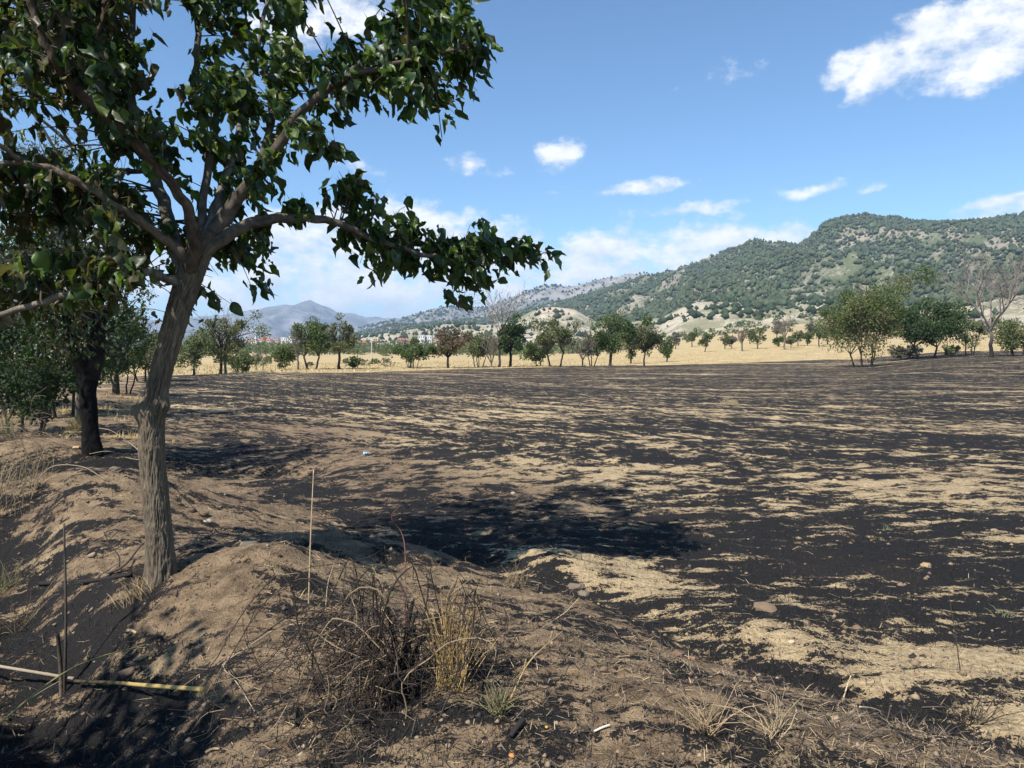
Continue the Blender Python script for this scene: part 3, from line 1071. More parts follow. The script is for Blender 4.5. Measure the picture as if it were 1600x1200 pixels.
    regions = [
        ([(-140, -60), (330, -60), (330, 10), (250, 20), (190, 0), (180, 150), (230, 210), (120, 190), (40, 130), (-40, 160), (-140, 120)], 1.55, (-1.0, 0.4), 12, 0.55),
        ([(120, 40), (230, 60), (250, 180), (290, 230), (230, 260), (160, 220), (120, 150)], 1.6, (-0.7, 0.5), 12, 0.3),
        ([(300, -60), (470, -60), (455, 60), (440, 120), (420, 230), (415, 320), (330, 300), (300, 200), (300, 60)], 1.5, (-0.5, 1.0), 13, 0.12),
        ([(420, 110), (450, 75), (520, 65), (560, 40), (600, 0), (640, -70), (700, -60), (735, 12), (772, 75), (760, 120), (735, 160), (700, 225), (670, 205), (640, 200), (625, 165), (585, 165), (560, 150), (540, 230), (500, 215), (440, 230)], 1.35, (-0.6, 0.6), 12, 0.1),
        ([(470, 200), (540, 225), (560, 260), (590, 310), (560, 335), (515, 290), (520, 265), (480, 240)], 1.7, (-0.1, 0.5), 10, 0.1),
        ([(525, 345), (560, 325), (600, 325), (640, 320), (650, 365), (700, 350), (760, 345), (790, 375), (845, 395), (800, 405), (770, 420), (745, 440), (700, 430), (640, 420), (600, 445), (560, 430), (520, 390)], 2.0, (0.25, 0.9), 10, 0.06),
        ([(680, 425), (740, 430), (770, 435), (755, 480), (715, 490), (690, 470)], 1.9, (0.4, 0.9), 9, 0.08),
        ([(570, 420), (600, 430), (595, 455), (570, 450)], 2.5, (0.3, 0.7), 9, 0.05),
        ([(320, 380), (400, 360), (410, 400), (420, 470), (380, 480), (340, 500), (318, 530), (312, 470)], 1.5, (0.0, 0.6), 10, 0.05),
        ([(430, 290), (480, 330), (440, 350), (390, 330)], 1.4, (-0.1, 0.4), 8, 0.1),
        ([(-140, 300), (40, 270), (110, 300), (170, 330), (250, 385), (240, 410), (190, 460), (120, 480), (40, 480), (-60, 500), (-140, 480)], 1.45, (-1.0, 0.3), 12, 0.6),
        ([(70, 300), (140, 290), (135, 350), (80, 360)], 1.5, (-0.8, 0.0), 12, 0.75),
        ([(-140, 130), (20, 160), (60, 200), (90, 300), (40, 260), (-60, 240), (-140, 260)], 1.3, (-1.0, 0.0), 11, 0.7),
        ([(150, 210), (175, 205), (185, 270), (155, 290)], 1.8, (-0.7, -0.2), 10, 0.1),
        ([(230, 270), (300, 290), (300, 380), (255, 350)], 0.9, (-0.5, 0.3), 9, 0.25),
        ([(330, 300), (420, 240), (440, 320), (350, 370)], 0.9, (-0.2, 0.6), 9, 0.1),
        ([(-160, -60), (-160, -380), (80, -520), (420, -540), (560, -330), (600, -60)], 0.36, (-1.1, 1.1), 13, 0.25),
    ]
    targets = []
    rs = random.Random(5)
    for poly, dens, (d0, d1), nl, ol in regions:
        xs = [p[0] for p in poly]
        ys = [p[1] for p in poly]
        area = (max(xs) - min(xs)) * (max(ys) - min(ys))
        for _ in range(int(area * dens * 1.0 / 1000)):
            x = rs.uniform(min(xs), max(xs))
            y = rs.uniform(min(ys), max(ys))
            if not in_poly(x, y, poly):
                continue
            if any((x - hx) ** 2 + (y - hy) ** 2 < hr * hr for hx, hy, hr in holes):
                continue
            targets.append((W(x, y, rs.uniform(d0, d1) + 0.22), int(nl * rs.uniform(0.7, 1.9)), ol))
    # the outermost sprig of the low limb
    for x, y in ((850, 398), (862, 398), (800, 372), (735, 350), (640, 320), (560, 270), (770, 85), (690, 215), (745, 30), (795, 385), (780, 410)):
        targets.append((W(x, y, 0.6 if y > 250 else -0.2), 5, 0.15))
    leaves = []
    cen = W(300, 150)
    for tgt, nl, ol in targets:
        d = np.linalg.norm(SP - tgt, axis=1)
        i = int(np.argmin(d + np.abs(SP[:, 2] - tgt[2]) * 0.2))
        s, r, li = samples[i]
        dist = np.linalg.norm(tgt - s)
        mid = 0.5 * (s + tgt) + np.array((rs.gauss(0, .05), rs.gauss(0, .05), 0.10 * dist + 0.03))
        C = spline(np.array([s, mid, tgt]), 9)
        twig.tube(C, np.linspace(min(0.007, max(0.0035, 0.012 * dist)), 0.0014, 9), 4, (0.075, 0.055, 0.042))
        for k in range(nl):
            f = rs.uniform(0.45, 1.0)
            q = C[min(8, int(f * 8))]
            jit = np.array((rs.gauss(0, .042), rs.gauss(0, .05), rs.gauss(-0.012, .04)))
            out = q - cen
            out = out / (np.linalg.norm(out) + 1e-6)
            dr = 0.35 * out + np.array((rs.gauss(0.12, .5), rs.gauss(0, .5), -0.85 + rs.gauss(0, .4)))
            up = np.array((rs.gauss(-0.25, .6), rs.gauss(-0.25, .6), rs.gauss(0.75, .5)))
            size = min(0.15, max(0.035, rs.gauss(0.102, 0.031)))
            pal = OLIVES if rs.random() < ol else GREENS
            col = pal[rs.randrange(len(pal))] * rs.uniform(0.75, 1.25)
            M, p = leaf_matrix(q + jit, dr, up, size)
            leaves.append((M, p, rs.randrange(16), col))
    # the 300 leaves that show largest are objects; the rest are one part
    def shows(l):
        M, p, k, c = l
        if p[1] < 0.5:
            return 0
        u, v = p[0] / p[1], (p[2] - ZC) / p[1]
        if abs(u) > 0.68 or v > 0.46:
            return 0
        n = M[:, 2] / (np.linalg.norm(M[:, 2]) + 1e-9)
        view = p - np.array((0, 0, ZC))
        return np.linalg.norm(M[:, 1]) ** 2 * abs(np.dot(n, view)) / np.linalg.norm(view) ** 3
    leaves.sort(key=shows, reverse=True)
    quant = {}
    for M, p, k, c in leaves[:300]:
        ci = (k, int(c[0] * 60), int(c[1] * 60))
        if ci not in quant:
            V, T = LEAVES[k]
            quant[ci] = mesh_np('leaf', V, [T], M_LEAF, True, np.tile(c, (len(V), 1)))
        o = link('leaf', quant[ci], tree)
        m4 = Matrix.Identity(4)
        for a in range(3):
            for b in range(3):
                m4[a][b] = M[a, b]
            m4[a][3] = p[a]
        o.matrix_local = m4
    mb = MB()
    for M, p, k, c in leaves[300:]:
        V, T = LEAVES[k]
        mb.add(V @ M.T + p, None, T, c)
    f = link('crown', mb.mesh('crown', M_LEAF), tree, kind='stuff')
    link('twigs', twig.mesh('twigs', M_TWIG), tree, kind='stuff')
    return tree, len(leaves)


TREE, NLEAF = main_tree()
print('leaves', NLEAF)


# ------------------------------------------------------------------ general trees
def grow(rs, start, direction, length, radius, depth, out, bend=0.25, split=(2, 4), shrink=0.66, up=0.12, tips=None, seg=5):
    d = np.array(direction, float)
    d /= np.linalg.norm(d)
    P = [np.array(start, float)]
    for i in range(seg):
        d = d + np.array((rs.gauss(0, bend), rs.gauss(0, bend), rs.gauss(0, bend) + up)) * (1.0 / seg) * 1.8
        d /= np.linalg.norm(d)
        P.append(P[-1] + d * length / seg)
    P = np.array(P)
    R = np.linspace(radius, radius * 0.55, len(P))
    out.append((P, R, depth))
    if depth == 0:
        if tips is not None:
            tips.append((P[-1], d))
            tips.append((P[len(P) // 2], d))
        return
    n = rs.randint(*split)
    for k in range(n):
        f = 1.0 if k == 0 else rs.uniform(0.4, 0.98)
        q = P[min(len(P) - 1, int(f * seg))]
        a = rs.uniform(0, 6.283)
        side = np.cross(d, (math.cos(a), math.sin(a), 0.3))
        side /= np.linalg.norm(side) + 1e-9
        nd_ = d + side * rs.uniform(0.45, 0.95)
        grow(rs, q, nd_, length * shrink * rs.uniform(0.8, 1.15), radius * 0.58, depth - 1, out, bend, split, shrink, up, tips, seg)


def rhomb_leaves(P, D, size, cols, rs):
    """two-triangle leaves at points P"""
    n = len(P)
    d = D / (np.linalg.norm(D, axis=1)[:, None] + 1e-9)
    r = rs.normal(0, 1, (n, 3))
    s = np.cross(d, r)
    s /= np.linalg.norm(s, axis=1)[:, None] + 1e-9
    nrm = np.cross(d, s)
    L = (size * rs.uniform(0.65, 1.35, n))[:, None]
    V = np.stack([P, P + d * L * 0.5 + s * L * 0.3 + nrm * L * 0.08, P + d * L, P + d * L * 0.5 - s * L * 0.3 + nrm * L * 0.08], 1).reshape(-1, 3)
    k = (np.arange(n) * 4)[:, None]
    T = np.concatenate([k + [0, 1, 2], k + [0, 2, 3]], 0)
    return V, T, np.repeat(cols, 4, 0)


def crown_tree(name, label, cat, loc, height, width, seed, stems=1, trunk_h=0.25, trunk_r=None, leaf=0.16, nleaf=1700, pal=((0.07, 0.10, 0.035), (0.05, 0.08, 0.03)),
               bark=(0.06, 0.05, 0.042), dead=0.0, group=None, flat=1.0, clumps=26, lean=0.0, low=False, droop=0.0, open_=0.0):
    rs = random.Random(seed)
    nr = np.random.default_rng(seed)
    root = bpy.data.objects.new(name, None)
    COL.objects.link(root)
    root.location = loc
    tag(root, label, cat, group)
    trunk_r = trunk_r or 0.022 * height + 0.03
    br = MB()
    tips = []
    th = height * trunk_h
    W = width / 2
    for s in range(stems):
        a = 6.283 * s / max(stems, 1) + rs.uniform(-.5, .5)
        sp = 0.0 if stems == 1 else 0.10 * width
        b0 = np.array((math.cos(a) * sp, math.sin(a) * sp, -0.08))
        out = []
        dr = np.array((math.cos(a) * (0.28 if stems > 1 else 0.05) + lean, math.sin(a) * (0.28 if stems > 1 else 0.05), 1.0))
        l0 = th * 1.0 + 0.12
        rad = trunk_r / (stems ** 0.6)
        P = [b0]
        for i in range(6):
            P.append(P[-1] + (dr / np.linalg.norm(dr) + np.array((rs.gauss(0, .10), rs.gauss(0, .10), 0))) * l0 / 6)
        P = np.array(P)
        R = rad * np.array([1.45, 1.1, 1.0, .95, .9, .88, .85])
        tb = MB()
        tb.tube(P, R, 8, np.array(bark))
        link('trunk', tb.mesh('trunk', M_BARK), root)
        top = P[-1]
        # limbs reach towards lumps of the crown
        nlimb = max(3, int(9 / stems))
        for k in range(nlimb):
            aa = 6.283 * k / nlimb + rs.uniform(-.4, .4)
            rr = W * rs.uniform(0.35, 0.8)
            hz = th + (height - th) * rs.uniform(0.35, 0.86)
            tip = np.array((math.cos(aa) * rr + lean * hz, math.sin(aa) * rr, hz))
            mid = top * 0.5 + tip * 0.5 + np.array((rs.gauss(0, .08 * W), rs.gauss(0, .08 * W), 0.06 * height))
            C = spline(np.array([top, mid, tip]), 7)
            br.tube(C, np.linspace(rad * 0.55, rad * 0.10, 7), 5, np.array(bark) * rs.uniform(0.9, 1.3))
            tips.append(tip)
            for q in range(3):
                s0 = C[rs.randint(2, 6)]
                t2 = s0 + np.array((rs.gauss(0, .35 * W), rs.gauss(0, .35 * W), abs(rs.gauss(0.12, .12)) * height))
                C2 = spline(np.array([s0, 0.5 * (s0 + t2) + np.array((0, 0, .02 * height)), t2]), 5)
                br.tube(C2, np.linspace(rad * 0.25, rad * 0.06, 5), 4, np.array(bark) * 1.15)
                tips.append(t2)
    link('branches', br.mesh('branches', M_BARK), root)
    if nleaf:
        # leaf clumps: uneven lobes inside an egg-shaped envelope
        z0 = 0.06 * height if low else th * 0.75
        cz, hz = (z0 + height) / 2, (height - z0) / 2
        cs = []
        for k in range(clumps):
            v = nr.normal(0, 1, 3)
            v /= np.linalg.norm(v)
            r = nr.uniform(0.35, 0.92)
            wf = 1.0 - 0.25 * max(0, v[2])
            cs.append((v[0] * r * W * wf + lean * (cz + v[2] * r * hz), v[1] * r * W * wf, cz + v[2] * r * hz * flat))
        for t in tips[: max(3, clumps // 3)]:
            cs.append(tuple(t))
        cs = np.array(cs)
        wt = nr.uniform(0.3, 1.3, len(cs)) ** 1.5
        idx = nr.choice(len(cs), nleaf, p=wt / wt.sum())
        rad_c = nr.uniform(0.20, 0.42, len(cs))[idx] * min(W, hz) * (1 - 0.35 * open_)
        g = nr.normal(0, 1, (nleaf, 3))
        g /= np.linalg.norm(g, axis=1)[:, None] + 1e-9
        P = cs[idx] + g * (rad_c * nr.uniform(0.2, 1.15, nleaf) ** 0.7)[:, None] * np.array((1, 1, 0.85))
        P[:, 2] = np.maximum(P[:, 2], 0.08)
        D = g * 0.6 + nr.normal(0, .6, (nleaf, 3)) - np.array((0, 0, droop))
        pal = np.array(pal)
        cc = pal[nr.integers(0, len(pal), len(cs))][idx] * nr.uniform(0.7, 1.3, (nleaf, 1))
        # scorched lower leaves
        if dead:
            m = nr.uniform(0, 1, nleaf) < dead * np.clip(1.5 - P[:, 2] / height * 1.4, 0, 1)
            cc[m] = np.array((0.16, 0.115, 0.07)) * nr.uniform(0.7, 1.3, (m.sum(), 1))
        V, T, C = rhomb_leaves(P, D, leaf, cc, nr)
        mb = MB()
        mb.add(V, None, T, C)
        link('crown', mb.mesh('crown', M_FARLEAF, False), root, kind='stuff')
    return root


def bare_tree(name, label, cat, loc, height, width, seed, bark=(0.20, 0.165, 0.14), trunk_h=0.3, depth=4, radius=None, group=None, dark_base=False, spread=0.8, forks=5):
    rs = random.Random(seed)
    root = bpy.data.objects.new(name, None)
    COL.objects.link(root)
    root.location = loc
    tag(root, label, cat, group)
    radius = radius or 0.018 * height + 0.02
    th = height * trunk_h
    tb = MB()
    P = np.array([(rs.gauss(0, .02) * th * (i > 0), rs.gauss(0, .02) * th * (i > 0), -0.08 + (th + 0.08) * i / 7) for i in range(8)])
    c = np.array(bark)
    dk = np.array((0.03, 0.027, 0.025)) if dark_base else c
    cols = np.repeat(np.array([dk + (c - dk) * min(1, max(0, (i - 3) / 4)) for i in range(8)]), 8, 0)
    R = radius * np.array([1.4, 1.1, 1, .97, .94, .92, .92, .95])
    V = tube_verts(P, R, 8)
    tb.add(V, tube_quads(8, 8), None, cols)
    link('trunk', tb.mesh('trunk', M_BARK), root)
    br = MB()
    out = []
    for k in range(forks):
        a = 6.283 * k / forks + rs.uniform(-.3, .3)
        sp = spread * width / height * rs.uniform(0.5, 1.25)
        grow(rs, P[-1] - np.array((0, 0, th * 0.1 * (k % 3))), (math.cos(a) * sp, math.sin(a) * sp, 1.0), (height - th) * rs.uniform(0.46, 0.60), radius * 0.55, depth - 1, out, 0.22, (3, 4), 0.62, 0.10)
    for P_, R_, dp in out:
        br.tube(P_, np.maximum(R_, 0.004 + 0.00010 * loc[1]), 5 if dp > 1 else 3, c * rs.uniform(0.85, 1.2), cap=False)
    link('branches', br.mesh('branches', M_TWIG), root, kind='stuff')
    return root


def spot(px, Y):
    x = (px - 800) / F * Y
    return (x, Y, g1(x, Y) - 0.03)


def tall_for(px, Y, top_py):
    x, y, z = spot(px, Y)
    return at(px, top_py, Y)[2] - z


GREEN = ((0.09, 0.125, 0.042), (0.068, 0.10, 0.036), (0.11, 0.14, 0.055))
LIGHT = ((0.13, 0.155, 0.065), (0.105, 0.13, 0.055), (0.15, 0.165, 0.085))
OLIVE = ((0.14, 0.15, 0.07), (0.11, 0.125, 0.06), (0.165, 0.165, 0.095))
DARK = ((0.046, 0.076, 0.026), (0.058, 0.094, 0.032), (0.036, 0.060, 0.024))
BROWN = ((0.17, 0.125, 0.085), (0.13, 0.10, 0.07), (0.12, 0.125, 0.06))
GREY = ((0.17, 0.155, 0.12), (0.13, 0.12, 0.095), (0.11, 0.115, 0.075))
GLD = ((0.15, 0.145, 0.06), (0.10, 0.12, 0.045))
EDGE_G = 'trees standing along the far edge of the burnt field'
ORCH_G = 'small trees scattered over the dry slope beyond the field'


def far_trees():
    # (kind, px, distance, top py, width px, palette, label, options)
    T = [
        ('c', 223, 46, 500, 62, LIGHT, 'pale green bushy tree with scorched lower leaves beside the dark walnut', dict(stems=3, dead=0.4, nleaf=2600)),
        ('c', 303, 58, 522, 52, LIGHT, 'light green low tree touching the olive tree with dry twigs above it', dict(nleaf=1600, dead=0.1)),
        ('c', 344, 61, 497, 72, OLIVE, 'olive green tree with dry twigs sticking out above its crown', dict(nleaf=2600, dead=0.15)),
        ('b', 352, 62, 484, 56, (0.17, 0.15, 0.125), 'bare grey tree rising behind the olive tree beside the town', dict(forks=6)),
        ('c', 372, 66, 548, 42, GREEN, 'low grey green bush at the foot of the olive tree', dict(low=True, nleaf=900, trunk_h=0.1, stems=3)),
        ('b', 400, 72, 540, 22, (0.10, 0.085, 0.07), 'small dead sapling before the red roofs of the town', dict(depth=3)),
        ('b', 411, 72, 545, 18, (0.16, 0.13, 0.10), 'thin bleached sapling beside the small dead sapling', dict(depth=3)),
        ('c', 441, 76, 540, 30, GREEN, 'small round bush below the white apartment block', dict(low=True, nleaf=900, trunk_h=0.1, stems=3)),
        ('b', 466, 74, 512, 24, (0.11, 0.09, 0.078), 'slender scorched bare tree beside the upright green tree', dict(depth=4)),
        ('c', 487, 75, 488, 44, GREEN, 'upright green tree with twin stems beside the scorched bare tree', dict(stems=2, trunk_h=0.22, nleaf=2300)),
        ('c', 530, 76, 499, 42, OLIVE, 'olive tree with a forked trunk and sparse grey leaves', dict(trunk_h=0.30, nleaf=1300, open_=1)),
        ('c', 553, 80, 555, 13, GREEN, 'tiny round bush beside the thin wooden pole', dict(low=True, nleaf=350, trunk_h=0.1, stems=2)),
        ('c', 645, 82, 533, 62, GREEN, 'wide low green tree with many thin stems', dict(stems=5, trunk_h=0.32, nleaf=2000, flat=0.9)),
        ('b', 642, 84, 508, 26, (0.13, 0.11, 0.10), 'bare snag poking out of the wide low green tree', dict(depth=3, forks=3)),
        ('c', 700, 82, 514, 46, BROWN, 'scorched brown tree with a blackened trunk', dict(trunk_h=0.25, bark=(0.02, 0.018, 0.017), nleaf=1900, dead=0.7)),
        ('c', 748, 86, 514, 42, LIGHT, 'yellow green many stemmed tree beside the tall bare poplar', dict(stems=4, trunk_h=0.25, nleaf=1700)),
        ('b', 768, 85, 520, 34, (0.18, 0.155, 0.13), 'grey leafless shrub between the yellow green tree and the poplar', dict(depth=4, trunk_h=0.12, forks=7)),
        ('b', 780, 87, 440, 52, (0.27, 0.225, 0.19), 'tall pale bare poplar rising above its neighbours', dict(depth=4, trunk_h=0.42, radius=0.13, spread=1.0)),
        ('c', 797, 86, 492, 34, DARK, 'narrow dark green tree beside the tall bare poplar', dict(trunk_h=0.27, bark=(0.02, 0.018, 0.017), nleaf=2000)),
        ('c', 838, 92, 528, 40, GREEN, 'low green shrub leaning against the broad olive tree', dict(stems=3, low=True, nleaf=900, trunk_h=0.15)),
        ('c', 868, 88, 496, 58, OLIVE, 'broad olive green tree with two dark stems', dict(stems=2, trunk_h=0.28, nleaf=2700)),
        ('b', 910, 90, 520, 40, (0.20, 0.17, 0.14), 'leafless brown tree between two green trees', dict(depth=4, trunk_h=0.2, forks=6)),
        ('c', 925, 91, 520, 30, GREY, 'grey leaved tree with three dark stems beside the leafless brown one', dict(stems=3, trunk_h=0.3, nleaf=900, open_=1)),
        ('c', 953, 89, 487, 56, GREEN, 'rounded green tree with a dark leaning trunk', dict(trunk_h=0.30, nleaf=2700, lean=0.05)),
        ('c', 1006, 90, 508, 52, OLIVE, 'olive tree on one thin crooked trunk at the black field edge', dict(trunk_h=0.34, nleaf=1900, trunk_r=0.10)),
        ('c', 985, 104, 520, 30, OLIVE, 'small olive tree tucked behind the crooked trunk', dict(trunk_h=0.3, nleaf=800)),
        ('c', 1042, 110, 530, 17, GREEN, 'small green tree on the golden stubble past the crooked olive', dict(trunk_h=0.3, nleaf=500)),
        ('c', 1350, 84, 440, 104, ((0.105, 0.135, 0.040), (0.075, 0.105, 0.032), (0.14, 0.14, 0.06)), 'big many stemmed tree with yellow green top and bare lower twigs', dict(stems=6, trunk_h=0.15, nleaf=8200, dead=0.2, clumps=60)),
        ('c', 1448, 96, 461, 98, DARK, 'broad dark green tree with a short forked trunk', dict(stems=2, trunk_h=0.18, nleaf=7600, clumps=56)),
        ('c', 1515, 100, 488, 44, LIGHT, 'pale green feathery shrub between the dark tree and the bare tree', dict(stems=3, low=True, nleaf=1100, trunk_h=0.15, open_=1)),
        ('b', 1547, 84, 392, 128, (0.21, 0.175, 0.15), 'large leafless pinkish grey tree with a blackened trunk', dict(depth=5, trunk_h=0.30, radius=0.20, dark_base=True, forks=7, spread=0.95)),
        ('c', 1592, 96, 488, 62, GLD, 'rounded yellow green shrub behind the blackened trunk', dict(stems=4, low=True, nleaf=1900, trunk_h=0.12)),
        ('c', 1403, 98, 540, 20, GREY, 'little grey bush between the two big trees', dict(low=True, nleaf=420, trunk_h=0.1, stems=3)),
        ('c', 1425, 104, 538, 22, GREY, 'dry bush at the foot of the broad dark green tree', dict(low=True, nleaf=420, trunk_h=0.1, stems=3)),
        ('c', 1484, 104, 540, 24, OLIVE, 'small olive bush beside the forked trunk of the dark tree', dict(low=True, nleaf=420, trunk_h=0.1, stems=3)),
    ]
    O = [(1055, 215, 518, 14, GREY), (1081, 230, 514, 18, GREEN), (1101, 165, 521, 21, GREEN), (1132, 180, 518, 18, OLIVE), (1143, 182, 524, 12, GREY), (1183, 170, 515, 27, GREEN),
         (1171, 215, 512, 18, OLIVE), (1216, 180, 526, 16, GREEN), (1246, 182, 516, 20, OLIVE), (1261, 184, 518, 18, GREEN), (1279, 176, 502, 34, GREEN), (1213, 260, 500, 13, GREY), (1292, 190, 508, 24, OLIVE),
         (1308, 190, 512, 20, GREEN), (1325, 200, 515, 20, GREY), (1266, 240, 503, 16, GREY), (1235, 170, 525, 14, OLIVE)]
    for i, (kind, px, Y, top, wpx, pal, label, opt) in enumerate(T):
        loc = spot(px, Y)
        h = tall_for(px, Y, top)
        w = wpx / F * Y * 1.32
        cat = 'bush' if opt.get('low') else 'tree'
        if kind == 'c':
            name = 'bush' if opt.get('low') else 'broadleaf_tree'
            o = dict(opt)
            o['nleaf'] = int(o.get('nleaf', 1700) * 2.3)
            crown_tree(name, label, cat, loc, h, w, 500 + i, pal=pal, group=EDGE_G, leaf=0.0028 * Y, **o)
        else:
            bare_tree('bare_tree', label, cat, loc, h, w, 500 + i, bark=pal, group=EDGE_G, **opt)
    OL = ['tiny grey green tree on the pale rise past the golden stubble', 'round green tree on the pale rise beside the tiny grey one', 'green round tree standing alone on open golden stubble',
          'olive tree beside a small dry one on the golden slope', 'small dry tree beside an olive tree on the golden slope', 'bushy green tree with a leaning trunk next to the short gnarled bare tree',
          'olive bush top showing above the leaning bushy tree', 'little green tree before the taller grey bare tree', 'olive tree right behind the taller grey bare tree',
          'small green tree between two olives past the grey bare tree', 'largest green tree of the slope, wide and many branched', 'small grey tree high on the pale slope above the others',
          'olive tree tucked against the largest slope tree', 'green tree between the largest slope tree and the big yellow green tree', 'grey tree half hidden by the big yellow green tree',
          'grey tree high behind the largest slope tree', 'low olive tree at the foot of the taller grey bare tree']
    for i, (px, Y, top, wpx, pal) in enumerate(O):
        crown_tree('broadleaf_tree', OL[i], 'tree', spot(px, Y), max(1.5, tall_for(px, Y, top)), wpx / F * Y, 700 + i, pal=pal, group=ORCH_G,
                   leaf=0.0026 * Y, nleaf=520, trunk_h=0.28, clumps=14)
    for i, (px, Y, top, wpx) in enumerate(((1159, 158, 514, 22), (1225, 158, 494, 30))):
        bare_tree('bare_tree', ('short gnarled bare tree on the golden slope', 'taller grey bare tree on the golden slope with a thick trunk')[i], 'tree', spot(px, Y), tall_for(px, Y, top), wpx / F * Y, 740 + i,
                  bark=(0.15, 0.125, 0.10), group=ORCH_G, depth=4, trunk_h=0.34, radius=0.2, forks=6)


far_trees()


# the hedge of bushes before the town and low scrub on the slope: nobody could count it
def scrub_belt():
    nr = np.random.default_rng(91)
    mb = MB()

    def put(px0, px1, y0, y1, n, hgt, pal, leafs):
        for _ in range(n):
            px = nr.uniform(px0, px1)
            Y = nr.uniform(y0, y1)
            x = (px - 800) / F * Y
            z = g1(x, Y)
            h = hgt * nr.uniform(0.5, 1.4)
            k = leafs
            g = nr.normal(0, 1, (k, 3))
            g /= np.linalg.norm(g, axis=1)[:, None]
            P = np.array((x, Y, z + h * 0.5)) + g * np.array((h * 0.75, h * 0.75, h * 0.52)) * nr.uniform(0.4, 1.05, (k, 1))
            P[:, 2] = np.maximum(P[:, 2], z + 0.05)
            c = np.array(pal[nr.integers(0, len(pal))]) * nr.uniform(0.7, 1.25, (k, 1))
            V, T, C = rhomb_leaves(P, g + nr.normal(0, .7, (k, 3)), 0.0035 * Y, c, nr)
            mb.add(V, None, T, C)
    put(280, 1010, 230, 420, 240, 4.6, OLIVE + GREEN, 60)
    put(380, 1000, 480, 900, 260, 7.0, GREEN + OLIVE, 45)
    put(900, 1600, 260, 430, 70, 1.8, OLIVE + GREY, 40)
    put(1020, 1600, 360, 640, 60, 3.0, GREEN + OLIVE, 40)
    put(330, 620, 84, 140, 26, 0.8, GREEN + GREY, 60)
    link('scrub', mb.mesh('scrub', M_FARLEAF, False), kind='stuff', label='green scrub belt between the golden field and the foothills', cat='scrub')


scrub_belt()


# ------------------------------------------------------------------ town
def box(mb, x0, x1, y0, y1, z0, z1, col):
    V = [(x0, y0, z0), (x1, y0, z0), (x1, y1, z0), (x0, y1, z0), (x0, y0, z1), (x1, y0, z1), (x1, y1, z1), (x0, y1, z1)]
    Q = [(0, 1, 5, 4), (1, 2, 6, 5), (2, 3, 7, 6), (3, 0, 4, 7), (4, 5, 6, 7), (3, 2, 1, 0)]
    mb.add(V, Q, None, col)


def building(name, label, px, Y, wpx, top, kind, wall, roofc=(0.36, 0.15, 0.09), depth=12, storeys=3, cols=4, rot=0.0):
    x = (px - 800) / F * Y
    z = g1(x, Y) - 0.5
    w = wpx / F * Y
    h = at(px, top, Y)[2] - z
    root = bpy.data.objects.new(name, None)
    COL.objects.link(root)
    root.location = (x, Y, z)
    root.rotation_euler = (0, 0, rot)
    tag(root, label, 'building', 'buildings of the town below the mountains')
    rh = 0.0 if kind == 'flat' else min(0.24 * h, 0.16 * w + 1)
    hw = h - rh
    mb = MB()
    box(mb, -w / 2, w / 2, 0, depth, 0, hw, wall)
    link('wall', mb.mesh('wall', M_WALL, False), root)
    mb = MB()
    if kind == 'flat':
        box(mb, -w / 2 - .3, w / 2 + .3, -.3, depth + .3, hw + 0.01, hw + 0.7, np.array(wall) * 0.85)
        link('roof', mb.mesh('roof', M_WALL, False), root)
    else:
        o = 0.7
        V = [(-w / 2 - o, -o, hw + .02), (w / 2 + o, -o, hw + .02), (w / 2 + o, depth + o, hw + .02), (-w / 2 - o, depth + o, hw + .02), (-w / 4, depth / 2, h), (w / 4, depth / 2, h)]
        mb.add(V, [(0, 1, 5, 4), (2, 3, 4, 5), (3, 2, 1, 0)], [(1, 2, 5), (3, 0, 4)], roofc)
        link('roof', mb.mesh('roof', M_ROOF, False), root)
    sh = hw / storeys
    ww, wh = w / cols * 0.42, sh * 0.5
    wm = MB()
    box(wm, -ww / 2, ww / 2, -0.06, 0.1, 0, wh, (0.05, 0.06, 0.075))
    me = wm.mesh('window', M_GLASS, False)
    for s in range(storeys):
        for c in range(cols):
            link('window', me, root, loc=(-w / 2 + w * (c + .5) / cols, 0, sh * s + sh * 0.3))
    if kind == 'flat' and storeys >= 4:
        for c in (1, cols - 1):
            bm = MB()
            for s in range(storeys):
                box(bm, -w * 0.09, w * 0.09, -1.3, -0.08, sh * s + 0.02, sh * s + 1.0, (0.62, 0.6, 0.57))
            o = link('balcony', bm.mesh('balcony', M_WALL, False), root, loc=(-w / 2 + w * c / cols, 0, 0))
    return root


WHITE, CREAM, PINK = (0.66, 0.65, 0.62), (0.60, 0.55, 0.47), (0.55, 0.44, 0.38)
building('apartment_building', 'white apartment block with dark balcony columns beside the scorched bare tree', 459, 900, 14, 526, 'flat', WHITE, storeys=5, cols=3)
building('apartment_building', 'white apartment block with a recessed middle, one of the two tallest', 445, 910, 11, 528, 'flat', (0.7, 0.69, 0.67), storeys=5, cols=3)
building('house', 'long red roofed house beside the white minaret', 412, 930, 22, 527, 'hip', CREAM, storeys=2, cols=6)
building('house', 'pale red roofed house with white walls below the olive tree', 390, 950, 14, 529, 'hip', WHITE, storeys=2, cols=4)
building('house', 'red roofed house in the lower row of the town', 396, 800, 16, 537, 'hip', PINK, storeys=1, cols=5)
building('house', 'orange roofed house below the apartment blocks', 424, 800, 13, 536, 'hip', CREAM, (0.42, 0.17, 0.08), storeys=1, cols=4)
building('house', 'cream house between the minaret and the apartment blocks', 430, 940, 10, 529, 'hip', CREAM, storeys=3, cols=3)
building('house', 'small white house standing in the scrub before the town', 425, 500, 10, 549, 'flat', (0.75, 0.75, 0.74), storeys=1, cols=2, depth=8)
building('shed', 'low white shed beside the small white house', 420, 330, 9, 559, 'flat', (0.7, 0.69, 0.67), storeys=1, cols=2, depth=5)
